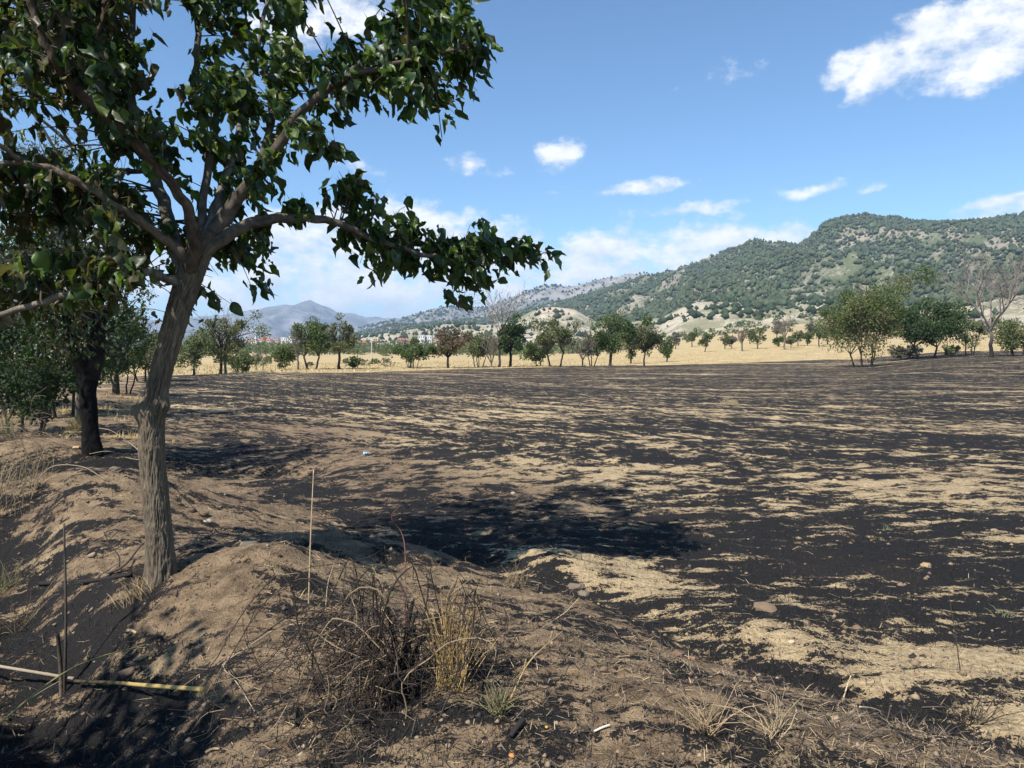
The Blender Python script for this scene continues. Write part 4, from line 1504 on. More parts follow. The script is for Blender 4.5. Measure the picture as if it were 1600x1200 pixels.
building('shed', 'low grey white shed behind the twin stemmed green tree', 500, 330, 7, 559, 'flat', (0.66, 0.68, 0.7), storeys=1, cols=2, depth=5)
building('house', 'long low pinkish roof between the olive tree and the thin poles', 566, 900, 20, 531, 'hip', PINK, storeys=1, cols=6)
building('house', 'flat pink roofed house right above the pale metal pole', 586, 900, 12, 532, 'hip', CREAM, storeys=1, cols=4)
building('house', 'brick red house above the wide low green tree', 627, 900, 13, 528, 'hip', (0.42, 0.26, 0.19), storeys=2, cols=4)
building('house', 'cream house with red roof below the badland slope', 638, 930, 10, 530, 'hip', CREAM, storeys=2, cols=3)
building('apartment_building', 'white flat roofed block beneath the pale badland slope', 659, 930, 9, 524, 'flat', WHITE, storeys=4, cols=3)
building('apartment_building', 'second white block with a dark gap beneath the badland slope', 670, 935, 9, 525, 'flat', (0.7, 0.69, 0.67), storeys=4, cols=3)
building('house', 'pinkish house beside the scorched brown tree', 683, 930, 12, 526, 'hip', PINK, storeys=2, cols=4)
building('house', 'long pale farmhouse behind the narrow dark green tree', 822, 520, 16, 522, 'hip', CREAM, (0.40, 0.3, 0.22), storeys=1, cols=4)


def minaret():
    Y = 900
    x = (400 - 800) / F * Y
    z = g1(x, Y) - .3
    h = at(400, 519, Y)[2] - z
    root = bpy.data.objects.new('minaret', None)
    COL.objects.link(root)
    root.location = (x, Y, z)
    tag(root, 'slim white minaret rising above the red town roofs', 'minaret')
    mb = MB()
    mb.tube([(0, 0, 0), (0, 0, h * .2), (0, 0, h * .8)], [1.3, 1.0, 0.9], 12, WHITE, cap=False)
    link('shaft', mb.mesh('shaft', M_WALL), root)
    mb = MB()
    mb.tube([(0, 0, h * .62), (0, 0, h * .65), (0, 0, h * .69)], [0.9, 1.5, 1.5], 12, WHITE)
    link('balcony', mb.mesh('balcony', M_WALL), root)
    mb = MB()
    mb.tube([(0, 0, h * .8), (0, 0, h * .98), (0, 0, h)], [1.0, 0.15, 0.05], 12, (0.25, 0.26, 0.28))
    link('spire', mb.mesh('spire', M_WALL), root)


minaret()


def pole(label, px, Y, top, r, col):
    x, y, z = spot(px, Y)
    h = at(px, top, Y)[2] - z
    root = bpy.data.objects.new('utility_pole', None)
    COL.objects.link(root)
    root.location = (x, y, z)
    tag(root, label, 'pole')
    mb = MB()
    mb.tube([(0, 0, -.1), (0.01, 0, h * .5), (0, 0, h)], [r, r * .85, r * .7], 7, col)
    link('shaft', mb.mesh('shaft', M_TWIG), root)
    mb = MB()
    box(mb, -h * .06, h * .06, -r * .8 - .05, -r * .8, h * .88, h * .91, col)
    link('crossarm', mb.mesh('crossarm', M_TWIG), root)


pole('thin dark wooden pole standing beside the tiny round bush', 559, 79, 545, 0.05, (0.12, 0.1, 0.08))
pole('pale pole standing in the scrub before the pink roofs', 581, 150, 530, 0.10, (0.45, 0.43, 0.4))


# ------------------------------------------------------------------ left side: charred tree, tall tree, thicket
def charred_tree():
    base = hit(143, 706)
    Y0 = base[1]
    ppm = F / Y0
    root = bpy.data.objects.new('mulberry_tree', None)
    COL.objects.link(root)
    tag(root, 'mulberry tree with a fire blackened forked trunk beside the second ditch', 'tree')

    def W(px, py, dy=0.0):
        return at(px, py, Y0 + dy)
    S = spline(np.array([(*W(a, b), 0.82 * r / ppm) for a, b, r in ((144, 722, 21), (144, 705, 18), (142, 680, 15), (140, 650, 14.5), (138, 620, 15), (138, 595, 17), (140, 580, 18))]), 90)
    bark_tube('trunk', S[:, :3], S[:, 3], 40, M_CHAR, (0.011, 0.010, 0.0098), root, 0.10, 9, 2.5, 63, 0.25)
    lim = [[(141, 590, 0, 14), (150, 560, 0, 12), (153, 525, .1, 10.5), (152, 480, .15, 9), (160, 430, .2, 7), (175, 380, .2, 5), (185, 330, .2, 3)],
           [(138, 592, 0, 13), (122, 566, -.1, 10), (114, 540, -.2, 8.5), (100, 500, -.3, 7.5), (80, 450, -.4, 6), (55, 400, -.5, 4.5), (40, 350, -.5, 3)],
           [(140, 590, 0, 9), (132, 560, .3, 8), (130, 510, .5, 7), (125, 450, .6, 5), (120, 390, .7, 3)],
           [(152, 520, .1, 7), (175, 470, .3, 5), (190, 445, .4, 4), (212, 430, .5, 2.5)]]
    sp = []
    tw = MB()
    for i, l in enumerate(lim):
        S = spline(np.array([(*W(a, b, d), r / ppm) for a, b, d, r in l]), 60)
        bark_tube('limb', S[:, :3], S[:, 3], 12, M_CHAR, (0.028, 0.024, 0.021), root, 0.1, 6, 4, 160 + i)
        sp += [s[:3] for s in S[12:]]
    sp = np.array(sp)
    rs = random.Random(12)
    mb = MB()
    for _ in range(330):
        px, py = rs.gauss(105, 70), rs.uniform(320, 560)
        if py > 520 and abs(px - 105) > 70:
            continue
        t = W(px, py, rs.uniform(-1.4, 1.2))
        i = int(np.argmin(np.linalg.norm(sp - t, axis=1)))
        C = spline(np.array([sp[i], 0.5 * (sp[i] + t) + np.array((0, 0, .1)), t]), 6)
        tw.tube(C, np.linspace(.012, .003, 6), 3, (0.035, 0.03, 0.026), cap=False)
        for k in range(10):
            q = C[rs.randint(2, 5)] + np.array((rs.gauss(0, .13), rs.gauss(0, .13), rs.gauss(-.03, .12)))
            M, p = leaf_matrix(q, np.array((rs.gauss(0, .5), rs.gauss(0, .5), -.8)), np.array((rs.gauss(-.2, .6), rs.gauss(-.2, .6), .6)), rs.uniform(.07, .13))
            pal = OLIVES if rs.random() < .6 else GREENS
            V, T = LEAVES[rs.randrange(16)]
            mb.add(V @ M.T + p, None, T, pal[rs.randrange(5)] * rs.uniform(.5, .95))
    link('crown', mb.mesh('crown', M_LEAF), root, kind='stuff')
    link('twigs', tw.mesh('twigs', M_TWIG), root, kind='stuff')


charred_tree()
ASHY = ((0.12, 0.14, 0.085), (0.09, 0.115, 0.06), (0.15, 0.16, 0.11))


def left_thicket():
    Y = 19
    crown_tree('ash_tree', 'tall grey green tree with fine leaves behind the blackened trunk', 'tree', spot(60, Y), tall_for(60, Y, 165), 5.0, 801, pal=ASHY, leaf=0.075, nleaf=9000, trunk_h=0.25, clumps=60, open_=0.6)
    Y = 17
    bare_tree('bare_tree', 'dead pole thin tree showing bare twigs between the leafy limbs', 'tree', spot(122, Y), tall_for(122, Y, 195), 1.6, 803, bark=(0.09, 0.075, 0.062), depth=4, trunk_h=0.5, radius=0.06, forks=4)
    Y = 15
    crown_tree('bush', 'dense dark green bush spreading behind the fallen pale branches', 'bush', spot(30, Y), tall_for(30, Y, 475), 3.6, 804, pal=((0.030, 0.05, 0.018), (0.04, 0.065, 0.022), (0.026, 0.044, 0.018)), leaf=0.09, nleaf=7500, open_=1, stems=5, low=True, trunk_h=0.12, clumps=46)  # leaf colours darkened to stand in for the shade of the trees
    Y = 20
    crown_tree('bush', 'dark glossy bush directly behind the blackened trunk', 'bush', spot(105, Y), tall_for(105, Y, 470), 3.6, 805, pal=((0.030, 0.05, 0.018), (0.04, 0.065, 0.022), (0.06, 0.085, 0.03)), leaf=0.11, nleaf=5200, stems=4, low=True, trunk_h=0.22, clumps=30, open_=1)  # leaf palette dimmed here too, tree shade put into the colour
    Y = 30
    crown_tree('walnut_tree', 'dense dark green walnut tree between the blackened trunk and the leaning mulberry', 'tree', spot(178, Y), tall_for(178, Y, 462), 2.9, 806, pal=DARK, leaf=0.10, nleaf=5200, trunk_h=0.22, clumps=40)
    Y = 31
    crown_tree('broadleaf_tree', 'low leafy tree with crossed blackened stems beside the walnut', 'tree', spot(192, Y), tall_for(192, Y, 535), 2.6, 807, pal=LIGHT + GREEN, leaf=0.09, nleaf=2500, stems=4, trunk_h=0.35, bark=(0.02, 0.018, 0.017), clumps=24)
    Y = 40
    crown_tree('broadleaf_tree', 'pale tree with yellowing leaves just behind the leaning mulberry trunk', 'tree', spot(245, Y), tall_for(245, Y, 520), 2.4, 808, pal=LIGHT, leaf=0.10, nleaf=1800, stems=2, trunk_h=0.3, clumps=24, dead=0.3)
    Y = 23
    crown_tree('bush', 'dusty green bush at the end of the ditch', 'bush', spot(-60, Y), 4.5, 5.5, 809, pal=OLIVE, leaf=0.09, nleaf=5000, stems=5, low=True, trunk_h=0.12, clumps=40)
    Y = 22
    crown_tree('bush', 'broad shaded bush filling the gap between the tall grey green tree and the dark bush', 'bush', spot(-10, Y), tall_for(-10, Y, 440), 6.0, 812, pal=((0.030, 0.05, 0.018), (0.04, 0.065, 0.022), (0.026, 0.044, 0.018)), leaf=0.13, nleaf=9000, stems=5, low=True, trunk_h=0.12, clumps=50)  # same dimmed leaves, the shade is in their colour
    # trees that stand beside the photographer and throw shade over the ditch
    crown_tree('mulberry_tree', 'shade giving mulberry tree standing over the near end of the ditch', 'tree', (-4.2, 0.8, g1(-4.2, 0.8)), 4.4, 2.8, 811, pal=GREENS[:3], leaf=0.11, nleaf=4200, trunk_h=0.42, clumps=34, open_=0.5)


left_thicket()


# ------------------------------------------------------------------ small things on the ground
def noisy_rock(seed, sub=3, flat=0.6, rough=0.16, sharp=1.0):
    import bmesh
    bm = bmesh.new()
    bmesh.ops.create_icosphere(bm, subdivisions=sub, radius=1.0)
    V = np.array([v.co[:] for v in bm.verts])
    T = np.array([[v.index for v in f.verts] for f in bm.faces])
    bm.free()
    r = np.random.default_rng(seed)
    d = 1 + rough * (perlin(V[:, 0] * 1.3 + seed, V[:, 1] * 1.3 + V[:, 2] * 1.7, seed) * 2 + perlin(V[:, 0] * 3 + V[:, 2], V[:, 1] * 3 - V[:, 2] * 2, seed + 1))
    if sharp > 2:                            # blocky broken concrete
        V = V / (np.abs(V) ** 5).sum(1)[:, None] ** 0.2
    V = V * d[:, None]
    for k in range(int(6 * sharp)):          # knocked-off facets
        n = r.normal(0, 1, 3)
        n /= np.linalg.norm(n)
        c = r.uniform(0.62, 0.9)
        h = V @ n
        V = V - n[None] * np.maximum(h - c, 0)[:, None] * 0.85
    V = V * np.array((r.uniform(.85, 1.2), r.uniform(.75, 1.0), flat))
    return V, T


def stone(label, px, py, wpx, col, seed, flat=0.6, rough=0.16, name='stone', group=None, sink=0.35):
    p = hit(px, py)
    s = wpx / F * p[1] / 2
    V, T = noisy_rock(seed, 4 if wpx > 22 else 3 if wpx > 14 else 2, flat, rough, 2.5 if 'concrete' in label or 'angular' in label or 'slab' in label else 1.2)
    r = random.Random(seed)
    a = r.uniform(0, 6.28)
    ca, sa = math.cos(a), math.sin(a)
    V = V @ np.array(((ca, -sa, 0), (sa, ca, 0), (0, 0, 1))).T * s
    c = np.array(col)[None] * np.array((0.78, 0.68, 0.57)) * (0.85 + 0.15 * r.random())
    me = mesh_np(name, V, [T], M_STONE, True, np.repeat(c, len(V), 0))
    return link(name, me, None, (p[0], p[1], p[2] + s * flat * (1 - 2 * sink) * 0.6), label, name, group)


G = 'stones lying on the bank and the field'
stone('round pale yellow stone on the mound beside the blackened trunk', 97, 684, 13, (0.52, 0.42, 0.27), 1, 0.8, group=G)
stone('flat pale stone touching the foot of the blackened trunk', 120, 703, 15, (0.50, 0.40, 0.26), 2, 0.4, group=G)
stone('grey flat stone in the dark ditch behind the leaning mulberry', 180, 736, 24, (0.19, 0.17, 0.155), 3, 0.55, group=G)
stone('bright white stone just past the foot of the leaning mulberry', 325, 818, 15, (0.55, 0.52, 0.47), 4, 0.5, group=G)
stone('dark brown clod beside the bright white stone', 301, 800, 13, (0.07, 0.05, 0.04), 5, 0.6, group=G)
stone('long buried brown stone behind the bright white stone', 318, 806, 22, (0.20, 0.155, 0.115), 6, 0.35, group=G)
stone('grey slab in the shade past the mulberry mound', 390, 850, 30, (0.20, 0.195, 0.185), 7, 0.3, group=G)
stone('brown angular stone in the burnt ditch beside the thin yellow stem', 199, 1058, 30, (0.17, 0.135, 0.115), 8, 0.7, group=G)
stone('grey brown stone at the head of the black furrow, larger of the touching pair', 899, 921, 24, (0.22, 0.20, 0.175), 9, 0.5, group=G)
stone('smooth grey stone at the head of the black furrow, smaller of the touching pair', 912, 931, 19, (0.26, 0.24, 0.215), 10, 0.6, group=G)
stone('wide grey concrete lump on the pale soil beyond the furrow', 1196, 950, 46, (0.25, 0.205, 0.155), 11, 0.4, group=G)
stone('small white pebble on the bare pale soil below the concrete lump', 1236, 1006, 11, (0.62, 0.57, 0.47), 12, 0.6, group=G)
stone('reddish grey stone on black stubble beyond the concrete lump', 1338, 984, 18, (0.22, 0.165, 0.135), 13, 0.6, group=G)
stone('orange brown stone at the edge of the black furrow', 1081, 1029, 16, (0.36, 0.21, 0.13), 14, 0.5, group=G)
stone('half buried pale stone lying beside the orange brown stone', 1060, 1026, 24, (0.24, 0.18, 0.135), 15, 0.4, group=G)
stone('pale stone in the tree shadow on the field', 802, 773, 10, (0.42, 0.38, 0.33), 16, 0.7, group=G)
stone('rounded tan stone alone on the black stubble', 1447, 884, 16, (0.45, 0.36, 0.25), 17, 0.6, group=G)
stone('pale stone among the straw humps in the middle of the field', 1305, 752, 11, (0.48, 0.40, 0.29), 18, 0.7, group=G)
stone('dull brown stone lying under the charred bush', 545, 1045, 16, (0.25, 0.19, 0.145), 19, 0.6, group=G)
stone('small grey stone on the bank beside the golden grass tuft', 771, 1050, 12, (0.25, 0.21, 0.18), 20, 0.6, group=G)
stone('dark lump half sunk in the ash of the ditch', 222, 1128, 24, (0.05, 0.045, 0.042), 21, 0.7, group=G)
stone('small tan clod on the mound of sandy soil', 147, 756, 10, (0.23, 0.165, 0.115), 22, 0.7, group=G)
stone('scrap of orange peel modelled as a pebble at the bottom of the bank', 800, 1194, 12, (0.58, 0.30, 0.10), 23, 0.6, name='pebble')  # a bit of peel given a stone's shape
stone('tiny bright yellow leaf modelled as a pebble in the dark ash beside the bank', 854, 1142, 7, (0.62, 0.45, 0.13), 24, 0.6, name='pebble')  # a fallen leaf given a stone's shape


def litter_can():
    p = hit(572, 711)
    root = bpy.data.objects.new('crushed_can', None)
    COL.objects.link(root)
    root.location = p
    root.rotation_euler = (0.0, 0.0, 0.5)
    tag(root, 'small crushed blue and white drink can lying on the brown stubble', 'can')
    s = 8 / F * p[1] / 2
    n = 9
    P = np.array([(-s + 2 * s * i / (n - 1), 0, s * 0.62) for i in range(n)])
    V = tube_verts(P, np.full(n, s * 0.6), 14, 0.16 * np.array([[math.sin(3 * j * .45 + i) * (0 < i < n - 1) for j in range(14)] for i in range(n)]))
    col = np.array([((0.16, 0.34, 0.5) if (i % 4) else (0.7, 0.72, 0.74)) for i in range(n) for _ in range(14)])
    mb = MB()
    mb.add(V, tube_quads(n, 14), [(0, j + 1, j) for j in range(1, 13)] + [((n - 1) * 14, (n - 1) * 14 + j, (n - 1) * 14 + j + 1) for j in range(1, 13)], col)
    link('body', mb.mesh('body', M_GLASS), root)


litter_can()


def stalk(name, label, cat, pts, r0, r1, col, group=None, col2=None, n=40, seg=7, nodes=0, parent=None):
    """pts: world points"""
    S = spline(np.array(pts, float), n)
    R = np.linspace(r0, r1, n)
    if nodes:
        L = np.linspace(0, nodes, n)
        R = R * (1 + 0.22 * np.exp(-((L - np.round(L)) / 0.06) ** 2))
    c = np.linspace(0, 1, n)[:, None]
    C = np.repeat(np.array(col)[None] * (1 - c) + np.array(col2 or col)[None] * c, seg, 0)
    V = tube_verts(S, R, seg)
    k = len(V)
    V = np.vstack([V, S[0], S[-1]])
    C = np.vstack([C, C[0], np.array(col2 or col) * 1.2])
    T = [(k, (j + 1) % seg, j) for j in range(seg)] + [(k + 1, k - seg + j, k - seg + (j + 1) % seg) for j in range(seg)]
    mb = MB()
    mb.add(V, tube_quads(n, seg), T, C)
    return link(name, mb.mesh(name, M_TWIG), parent, None, label, cat, group)


def up_from(px, py, px2, py2, dy=0.0):
    """a point above the ground spot (px,py), seen at (px2,py2)"""
    b = hit(px, py)
    return at(px2, py2, b[1] + dy)


def canes():
    b = hit(100, 1090)
    stalk('reed_stake', 'tall thin dark reed stake standing in the ditch', 'stake', [b - [0, 0, .06], up_from(100, 1090, 103, 960), up_from(100, 1090, 100, 818)], .0095, .0055, (0.045, 0.035, 0.03), None, (0.11, 0.085, 0.06), nodes=6)
    b2 = hit(96, 1092)
    stalk('reed_stake', 'short broken reed stake with a charred top beside the tall stake', 'stake', [b2 - [0, 0, .06], up_from(96, 1092, 95, 1050), up_from(96, 1092, 90, 990)], .013, .010, (0.20, 0.155, 0.10), None, (0.015, 0.013, 0.012), nodes=3)
    G2 = 'cut canes lying in the ditch'
    a0, a1 = hit(118, 1084), hit(318, 1112)
    stalk('cane', 'broken bright yellow cane with a dark half lying across the ditch', 'cane', [a0 + [0, 0, .05], 0.6 * a0 + 0.4 * a1 + [0, 0, .075], 0.45 * a0 + 0.55 * a1 + [0, 0, .08], a1 + [0, 0, .10]], .009, .0115, (0.06, 0.045, 0.03), G2, (0.52, 0.36, 0.13), nodes=4)  # colour runs from dark at one end to yellow at the other
    a0, a1 = hit(-40, 1052), hit(116, 1082)
    stalk('cane', 'greyish dry cane running into the foot of the stakes', 'cane', [a0 + [0, 0, .06], 0.5 * (a0 + a1) + [0, 0, .06], a1 + [0, 0, .06]], .010, .009, (0.33, 0.28, 0.21), G2, (0.24, 0.19, 0.13), nodes=4)
    a0, a1 = hit(-30, 1190), hit(228, 1018)
    stalk('fallen_weed', 'long slender yellow green stem slanting over the ditch', 'stem', [a0 + [0, 0, .10], 0.5 * (a0 + a1) + [0, 0, .16], a1 + [0, 0, .03]], .0055, .003, (0.25, 0.21, 0.07), None, (0.32, 0.25, 0.11), nodes=7)
    a0 = hit(0, 1150)
    stalk('fallen_weed', 'thin grey stem running up beside the stakes from the dark ditch', 'stem', [a0 + [0, 0, .08], hit(60, 1110) + [0, 0, .1], hit(100, 1078) + [0, 0, .06]], .004, .003, (0.22, 0.18, 0.13))
    stalk('dry_stalk', 'tall pale dry stalk standing behind the charred bush', 'stalk', [hit(482, 945) - [0, 0, .03], up_from(482, 945, 485, 850), up_from(482, 945, 490, 735)], .0048, .0028, (0.42, 0.31, 0.18), None, (0.48, 0.37, 0.23), nodes=7)
    stalk('dry_stalk', 'shorter pale dry stalk standing beside the tall one', 'stalk', [hit(508, 960) - [0, 0, .03], up_from(508, 960, 512, 915), up_from(508, 960, 522, 880)], .004, .002, (0.42, 0.31, 0.18), nodes=4)
    stalk('bent_stalk', 'pale stalk bent sharply like an elbow on the sandy bank', 'stalk', [hit(418, 1000) + [0, 0, .03], hit(385, 1025) + [0, 0, .035], hit(350, 1052) + [0, 0, .03], hit(372, 1080) + [0, 0, .03], hit(398, 1112) + [0, 0, .012]], .003, .002, (0.36, 0.29, 0.2))
    b = hit(797, 1092)
    o = stalk('forked_stalk', 'forked straw coloured stalk leaning from the weed tuft', 'stalk', [b, up_from(797, 1092, 815, 1055), up_from(797, 1092, 835, 1025), up_from(797, 1092, 880, 985, .3)], .0045, .002, (0.40, 0.28, 0.13))
    stalk('fork', None, None, [up_from(797, 1092, 818, 1050), up_from(797, 1092, 822, 1030)], .003, .0015, (0.40, 0.28, 0.13), parent=o, n=8)
    stalk('dry_stalk', 'thin tan stalk leaning by the touching grey stones', 'stalk', [hit(868, 974) + [0, 0, .01], up_from(868, 974, 885, 955, .05), up_from(868, 974, 905, 934, .15)], .003, .002, (0.42, 0.32, 0.19))
    stalk('dry_stalk', 'dark slim weed stalk standing on the pale soil', 'stalk', [hit(1500, 1052), up_from(1500, 1052, 1494, 1000), up_from(1500, 1052, 1482, 925)], .0035, .0015, (0.07, 0.055, 0.04))
    a0, a1 = hit(928, 1149), hit(953, 1139)
    stalk('straw', 'short white straw lying on the dark ash', 'straw', [a0 + [0, 0, .012], 0.5 * (a0 + a1) + [0, 0, .014], a1 + [0, 0, .012]], .0045, .0045, (0.62, 0.55, 0.44), n=10)
    a0, a1 = hit(1343, 916), hit(1378, 1118)
    q0, q1 = hit(1316, 1098), hit(1330, 1073)
    stalk('straw', 'pale upright straw in the black furrow', 'straw', [q0, 0.5 * (q0 + q1) + [0, 0, .03], q1 * .5 + q0 * .5 + [0.02, 0, .09]], .004, .003, (0.55, 0.43, 0.26), n=12)
    q0, q1 = hit(1343, 1110), hit(1378, 1118)
    stalk('straw', 'pale straw lying flat across the black furrow', 'straw', [q0 + [0, 0, .012], .5 * (q0 + q1) + [0, 0, .018], q1 + [0, 0, .012]], .004, .003, (0.55, 0.43, 0.26), n=12)
    # broken twigs beside the mulberry foot
    GB = 'dead sticks lying beside the leaning mulberry'
    stalk('dead_branch', 'dead forked branch leaning against the foot of the leaning mulberry', 'branch', [hit(168, 905) + [0, 0, .02], hit(196, 893) + [0, 0, .05], hit(225, 868) + [0, 0, .10], up_from(240, 905, 246, 850, -.1)], .009, .005, (0.075, 0.06, 0.048), GB)
    stalk('dead_branch', 'crooked dark twig rising from the sandy mound', 'branch', [hit(186, 893), up_from(186, 893, 186, 870), up_from(186, 893, 170, 848), up_from(186, 893, 162, 830)], .005, .003, (0.065, 0.052, 0.042), GB)
    stalk('dead_branch', 'arching thin stem on the sandy mound ending at the mulberry trunk', 'branch', [hit(150, 858) + [0, 0, .01], hit(185, 828) + [0, 0, .09], hit(208, 822) + [0, 0, .12], hit(232, 842) + [0, 0, .08]], .0035, .0025, (0.10, 0.08, 0.06), GB)
    stalk('dead_branch', 'charred stick lying in the ditch before the mulberry', 'branch', [hit(62, 918) + [0, 0, .02], hit(140, 913) + [0, 0, .025], hit(205, 905) + [0, 0, .03]], .016, .012, (0.022, 0.019, 0.018), GB)
    stalk('bramble_stem', 'pale bramble stem arching from the blackened trunk, upper of three', 'stem', [hit(135, 690) + [0, 0, .25], hit(170, 690) + [0, 0, .22], hit(200, 715) + [0, 0, .25], up_from(224, 900, 222, 708, .35)], .006, .004, (0.33, 0.27, 0.17), 'bramble stems by the blackened trunk')
    stalk('bramble_stem', 'pale bramble stem running low from the blackened trunk, middle of three', 'stem', [hit(140, 716) + [0, 0, .05], hit(170, 716) + [0, 0, .08], hit(200, 726) + [0, 0, .10], hit(228, 740) + [0, 0, .13]], .006, .004, (0.33, 0.27, 0.17), 'bramble stems by the blackened trunk')
    stalk('bramble_stem', 'pale bramble stem arching over the crest of the sandy mound, lowest of three', 'stem', [hit(58, 752) + [0, 0, .02], hit(85, 744) + [0, 0, .10], hit(130, 744) + [0, 0, .08], hit(165, 752) + [0, 0, .02]], .005, .003, (0.30, 0.24, 0.16), 'bramble stems by the blackened trunk')
    stalk('charred_stick', 'short thick charred stick on the bank below the weed tuft', 'stick', [hit(798, 1168) + [0, 0, .015], hit(808, 1158) + [0, 0, .02], hit(818, 1147) + [0, 0, .025]], .010, .013, (0.025, 0.021, 0.02), n=14)
    stalk('wood_chip', 'tan splinter of wood at the bottom of the sandy bank', 'wood chip', [hit(322, 1180) + [0, 0, .008], hit(332, 1175) + [0, 0, .012], hit(344, 1170) + [0, 0, .008]], .007, .005, (0.36, 0.25, 0.14), n=10)
    stalk('wood_chip', 'pale cut reed end in the burnt ditch', 'wood chip', [hit(200, 986) + [0, 0, .012], hit(206, 988) + [0, 0, .012], hit(213, 991) + [0, 0, .012]], .008, .008, (0.58, 0.42, 0.22), n=8)


canes()


def charred_bush():
    b = hit(628, 1085)
    root = bpy.data.objects.new('charred_bush', None)
    COL.objects.link(root)
    root.location = b
    tag(root, 'charred leafless bush of tangled arching twigs on the bank', 'bush')
    rs = random.Random(33)
    sc = b[1] / F
    # main blackened stems
    for k in range(7):
        a = rs.uniform(-1, 1)
        top = np.array((a * 0.17 + 0.02, rs.uniform(-.12, .2), rs.uniform(.26, .42)))
        P = spline(np.array([(rs.uniform(-.03, .03), rs.uniform(-.03, .03), -.04), (a * .06, top[1] * .4, top[2] * .5), top]), 14)
        mb = MB()
        mb.tube(P, np.linspace(.014, .005, 14), 7, (0.016, 0.014, 0.0135))
        link('stem', mb.mesh('stem', M_CHAR), root)
    # arching canes that bow over and hang
    arcs = []
    for k in range(64):
        left = rs.random() < 0.72
        dx = -abs(rs.gauss(0.33, .2)) if left else abs(rs.gauss(0.16, .12))
        hgt = rs.uniform(.10, .58)
        dy = rs.gauss(0, .2)
        x0, y0 = rs.gauss(-0.06, .12), rs.gauss(0, .08)
        end_z = rs.uniform(-0.02, .35) * (0.6 if left else 1)
        mid = (x0 + dx * rs.uniform(.35, .6), y0 + dy * .5, hgt)
        end = (x0 + dx, y0 + dy, max(end_z, g1(b[0] + x0 + dx, b[1] + y0 + dy) - b[2] + 0.01))
        hook = (end[0] + rs.gauss(.02, .06), end[1] + rs.gauss(0, .05), max(end[2] - rs.uniform(.02, .12), g1(b[0] + end[0], b[1] + end[1]) - b[2] + .006))
        P = spline(np.array([(x0, y0, -.03), (x0 + dx * .15 + rs.gauss(0, .05), y0 + dy * .2, hgt * rs.uniform(.4, .8)), mid, end, hook]), 22)
        P += 0.02 * np.array([[perlin(np.array([i * .35]), np.array([k * 3.1 + q]), 5)[0] for q in range(3)] for i in range(22)])
        pale = rs.random() < 0.14
        col = np.array((0.30, 0.22, 0.13)) * rs.uniform(.7, 1.2) if pale else np.array((0.038, 0.028, 0.023)) * rs.uniform(.6, 1.7)
        r = rs.uniform(.0022, .0048)
        mb = MB()
        mb.tube(P, np.linspace(r, r * .45, 22), 5, col)
        link('branch', mb.mesh('branch', M_TWIG), root)
        arcs.append(P)
    tw = MB()
    for k in range(900):
        P = arcs[rs.randrange(len(arcs))]
        i = rs.randint(4, 20)
        q = P[i]
        d = np.array((rs.gauss(-.05, .1), rs.gauss(0, .09), rs.gauss(-.02, .09)))
        e = q + d
        e[2] = max(e[2], g1(b[0] + e[0], b[1] + e[1]) - b[2] + .004)
        C = spline(np.array([q, q + d * .5 + np.array((rs.gauss(0, .02), rs.gauss(0, .02), rs.gauss(.01, .02))), e]), 6)
        col = np.array((0.33, 0.24, 0.14)) * rs.uniform(.6, 1.2) if rs.random() < .12 else np.array((0.036, 0.027, 0.022)) * rs.uniform(.6, 1.8)
        tw.tube(C, np.linspace(.0020, .0009, 6), 3, col, cap=False)
    link('twigs', tw.mesh('twigs', M_TWIG), root, kind='stuff')
    # a few dusty green leaves that survived at the top
    lf = MB()
    for k in range(34):
        q = np.array((rs.gauss(-.16, .12), rs.gauss(0, .07), rs.uniform(.42, .56)))
        M, p = leaf_matrix(q, np.array((rs.gauss(0, 1), rs.gauss(0, 1), rs.gauss(0, .6))), np.array((0, 0, 1.)), rs.uniform(.012, .026))
        V, T = LEAVES[rs.randrange(16)]
        lf.add(V @ M.T + p, None, T, (0.15, 0.17, 0.07))
    link('leaves', lf.mesh('leaves', M_LEAF), root, kind='stuff')
    # the reddish tall shoots
    for pts in (((632, 1085, 632, 850, .5), (625, 1085, 612, 810, .5), (625, 1085, 625, 790, .5)),):
        p = [np.array((0.0, 0.1, 0.2))] + [up_from(628, 1085, q[2], q[3], q[4]) - b for q in pts]
        mb = MB()
        mb.tube(spline(np.array(p), 24), np.linspace(.004, .0018, 24), 5, (0.13, 0.06, 0.05))
        link('shoot', mb.mesh('shoot', M_TWIG), root)


charred_bush()


def blades(mb, rs, base, n, spread, h, lean, col, width=.0022, bend=.5, sig=.22):
    for k in range(n):
        p = base + np.array((min(1.2, max(-1.2, rs.gauss(0, 1))) * spread, min(1.2, max(-1.2, rs.gauss(0, 1))) * spread, 0))
        p[2] = g1(p[0], p[1]) - .01
        hh = h * rs.uniform(.4, 1.15)
        d = np.array((lean[0] + rs.gauss(0, sig), lean[1] + rs.gauss(0, sig), 1.0))
        d /= np.linalg.norm(d)
        side = np.array((rs.gauss(0, 1), rs.gauss(0, 1), 0))
        bd = side / (np.linalg.norm(side) + 1e-6) * hh * bend * rs.uniform(.1, .8)
        P = np.array([p, p + d * hh * .4 + bd * .12, p + d * hh * .75 + bd * .45, p + d * hh * .95 + bd - np.array((0, 0, hh * .1 * bend))])
        c = np.array(col) * rs.uniform(.65, 1.25)
        mb.tube(P, np.array([1, .9, .7, .3]) * width * rs.uniform(.7, 1.2), 3, c, cap=False)


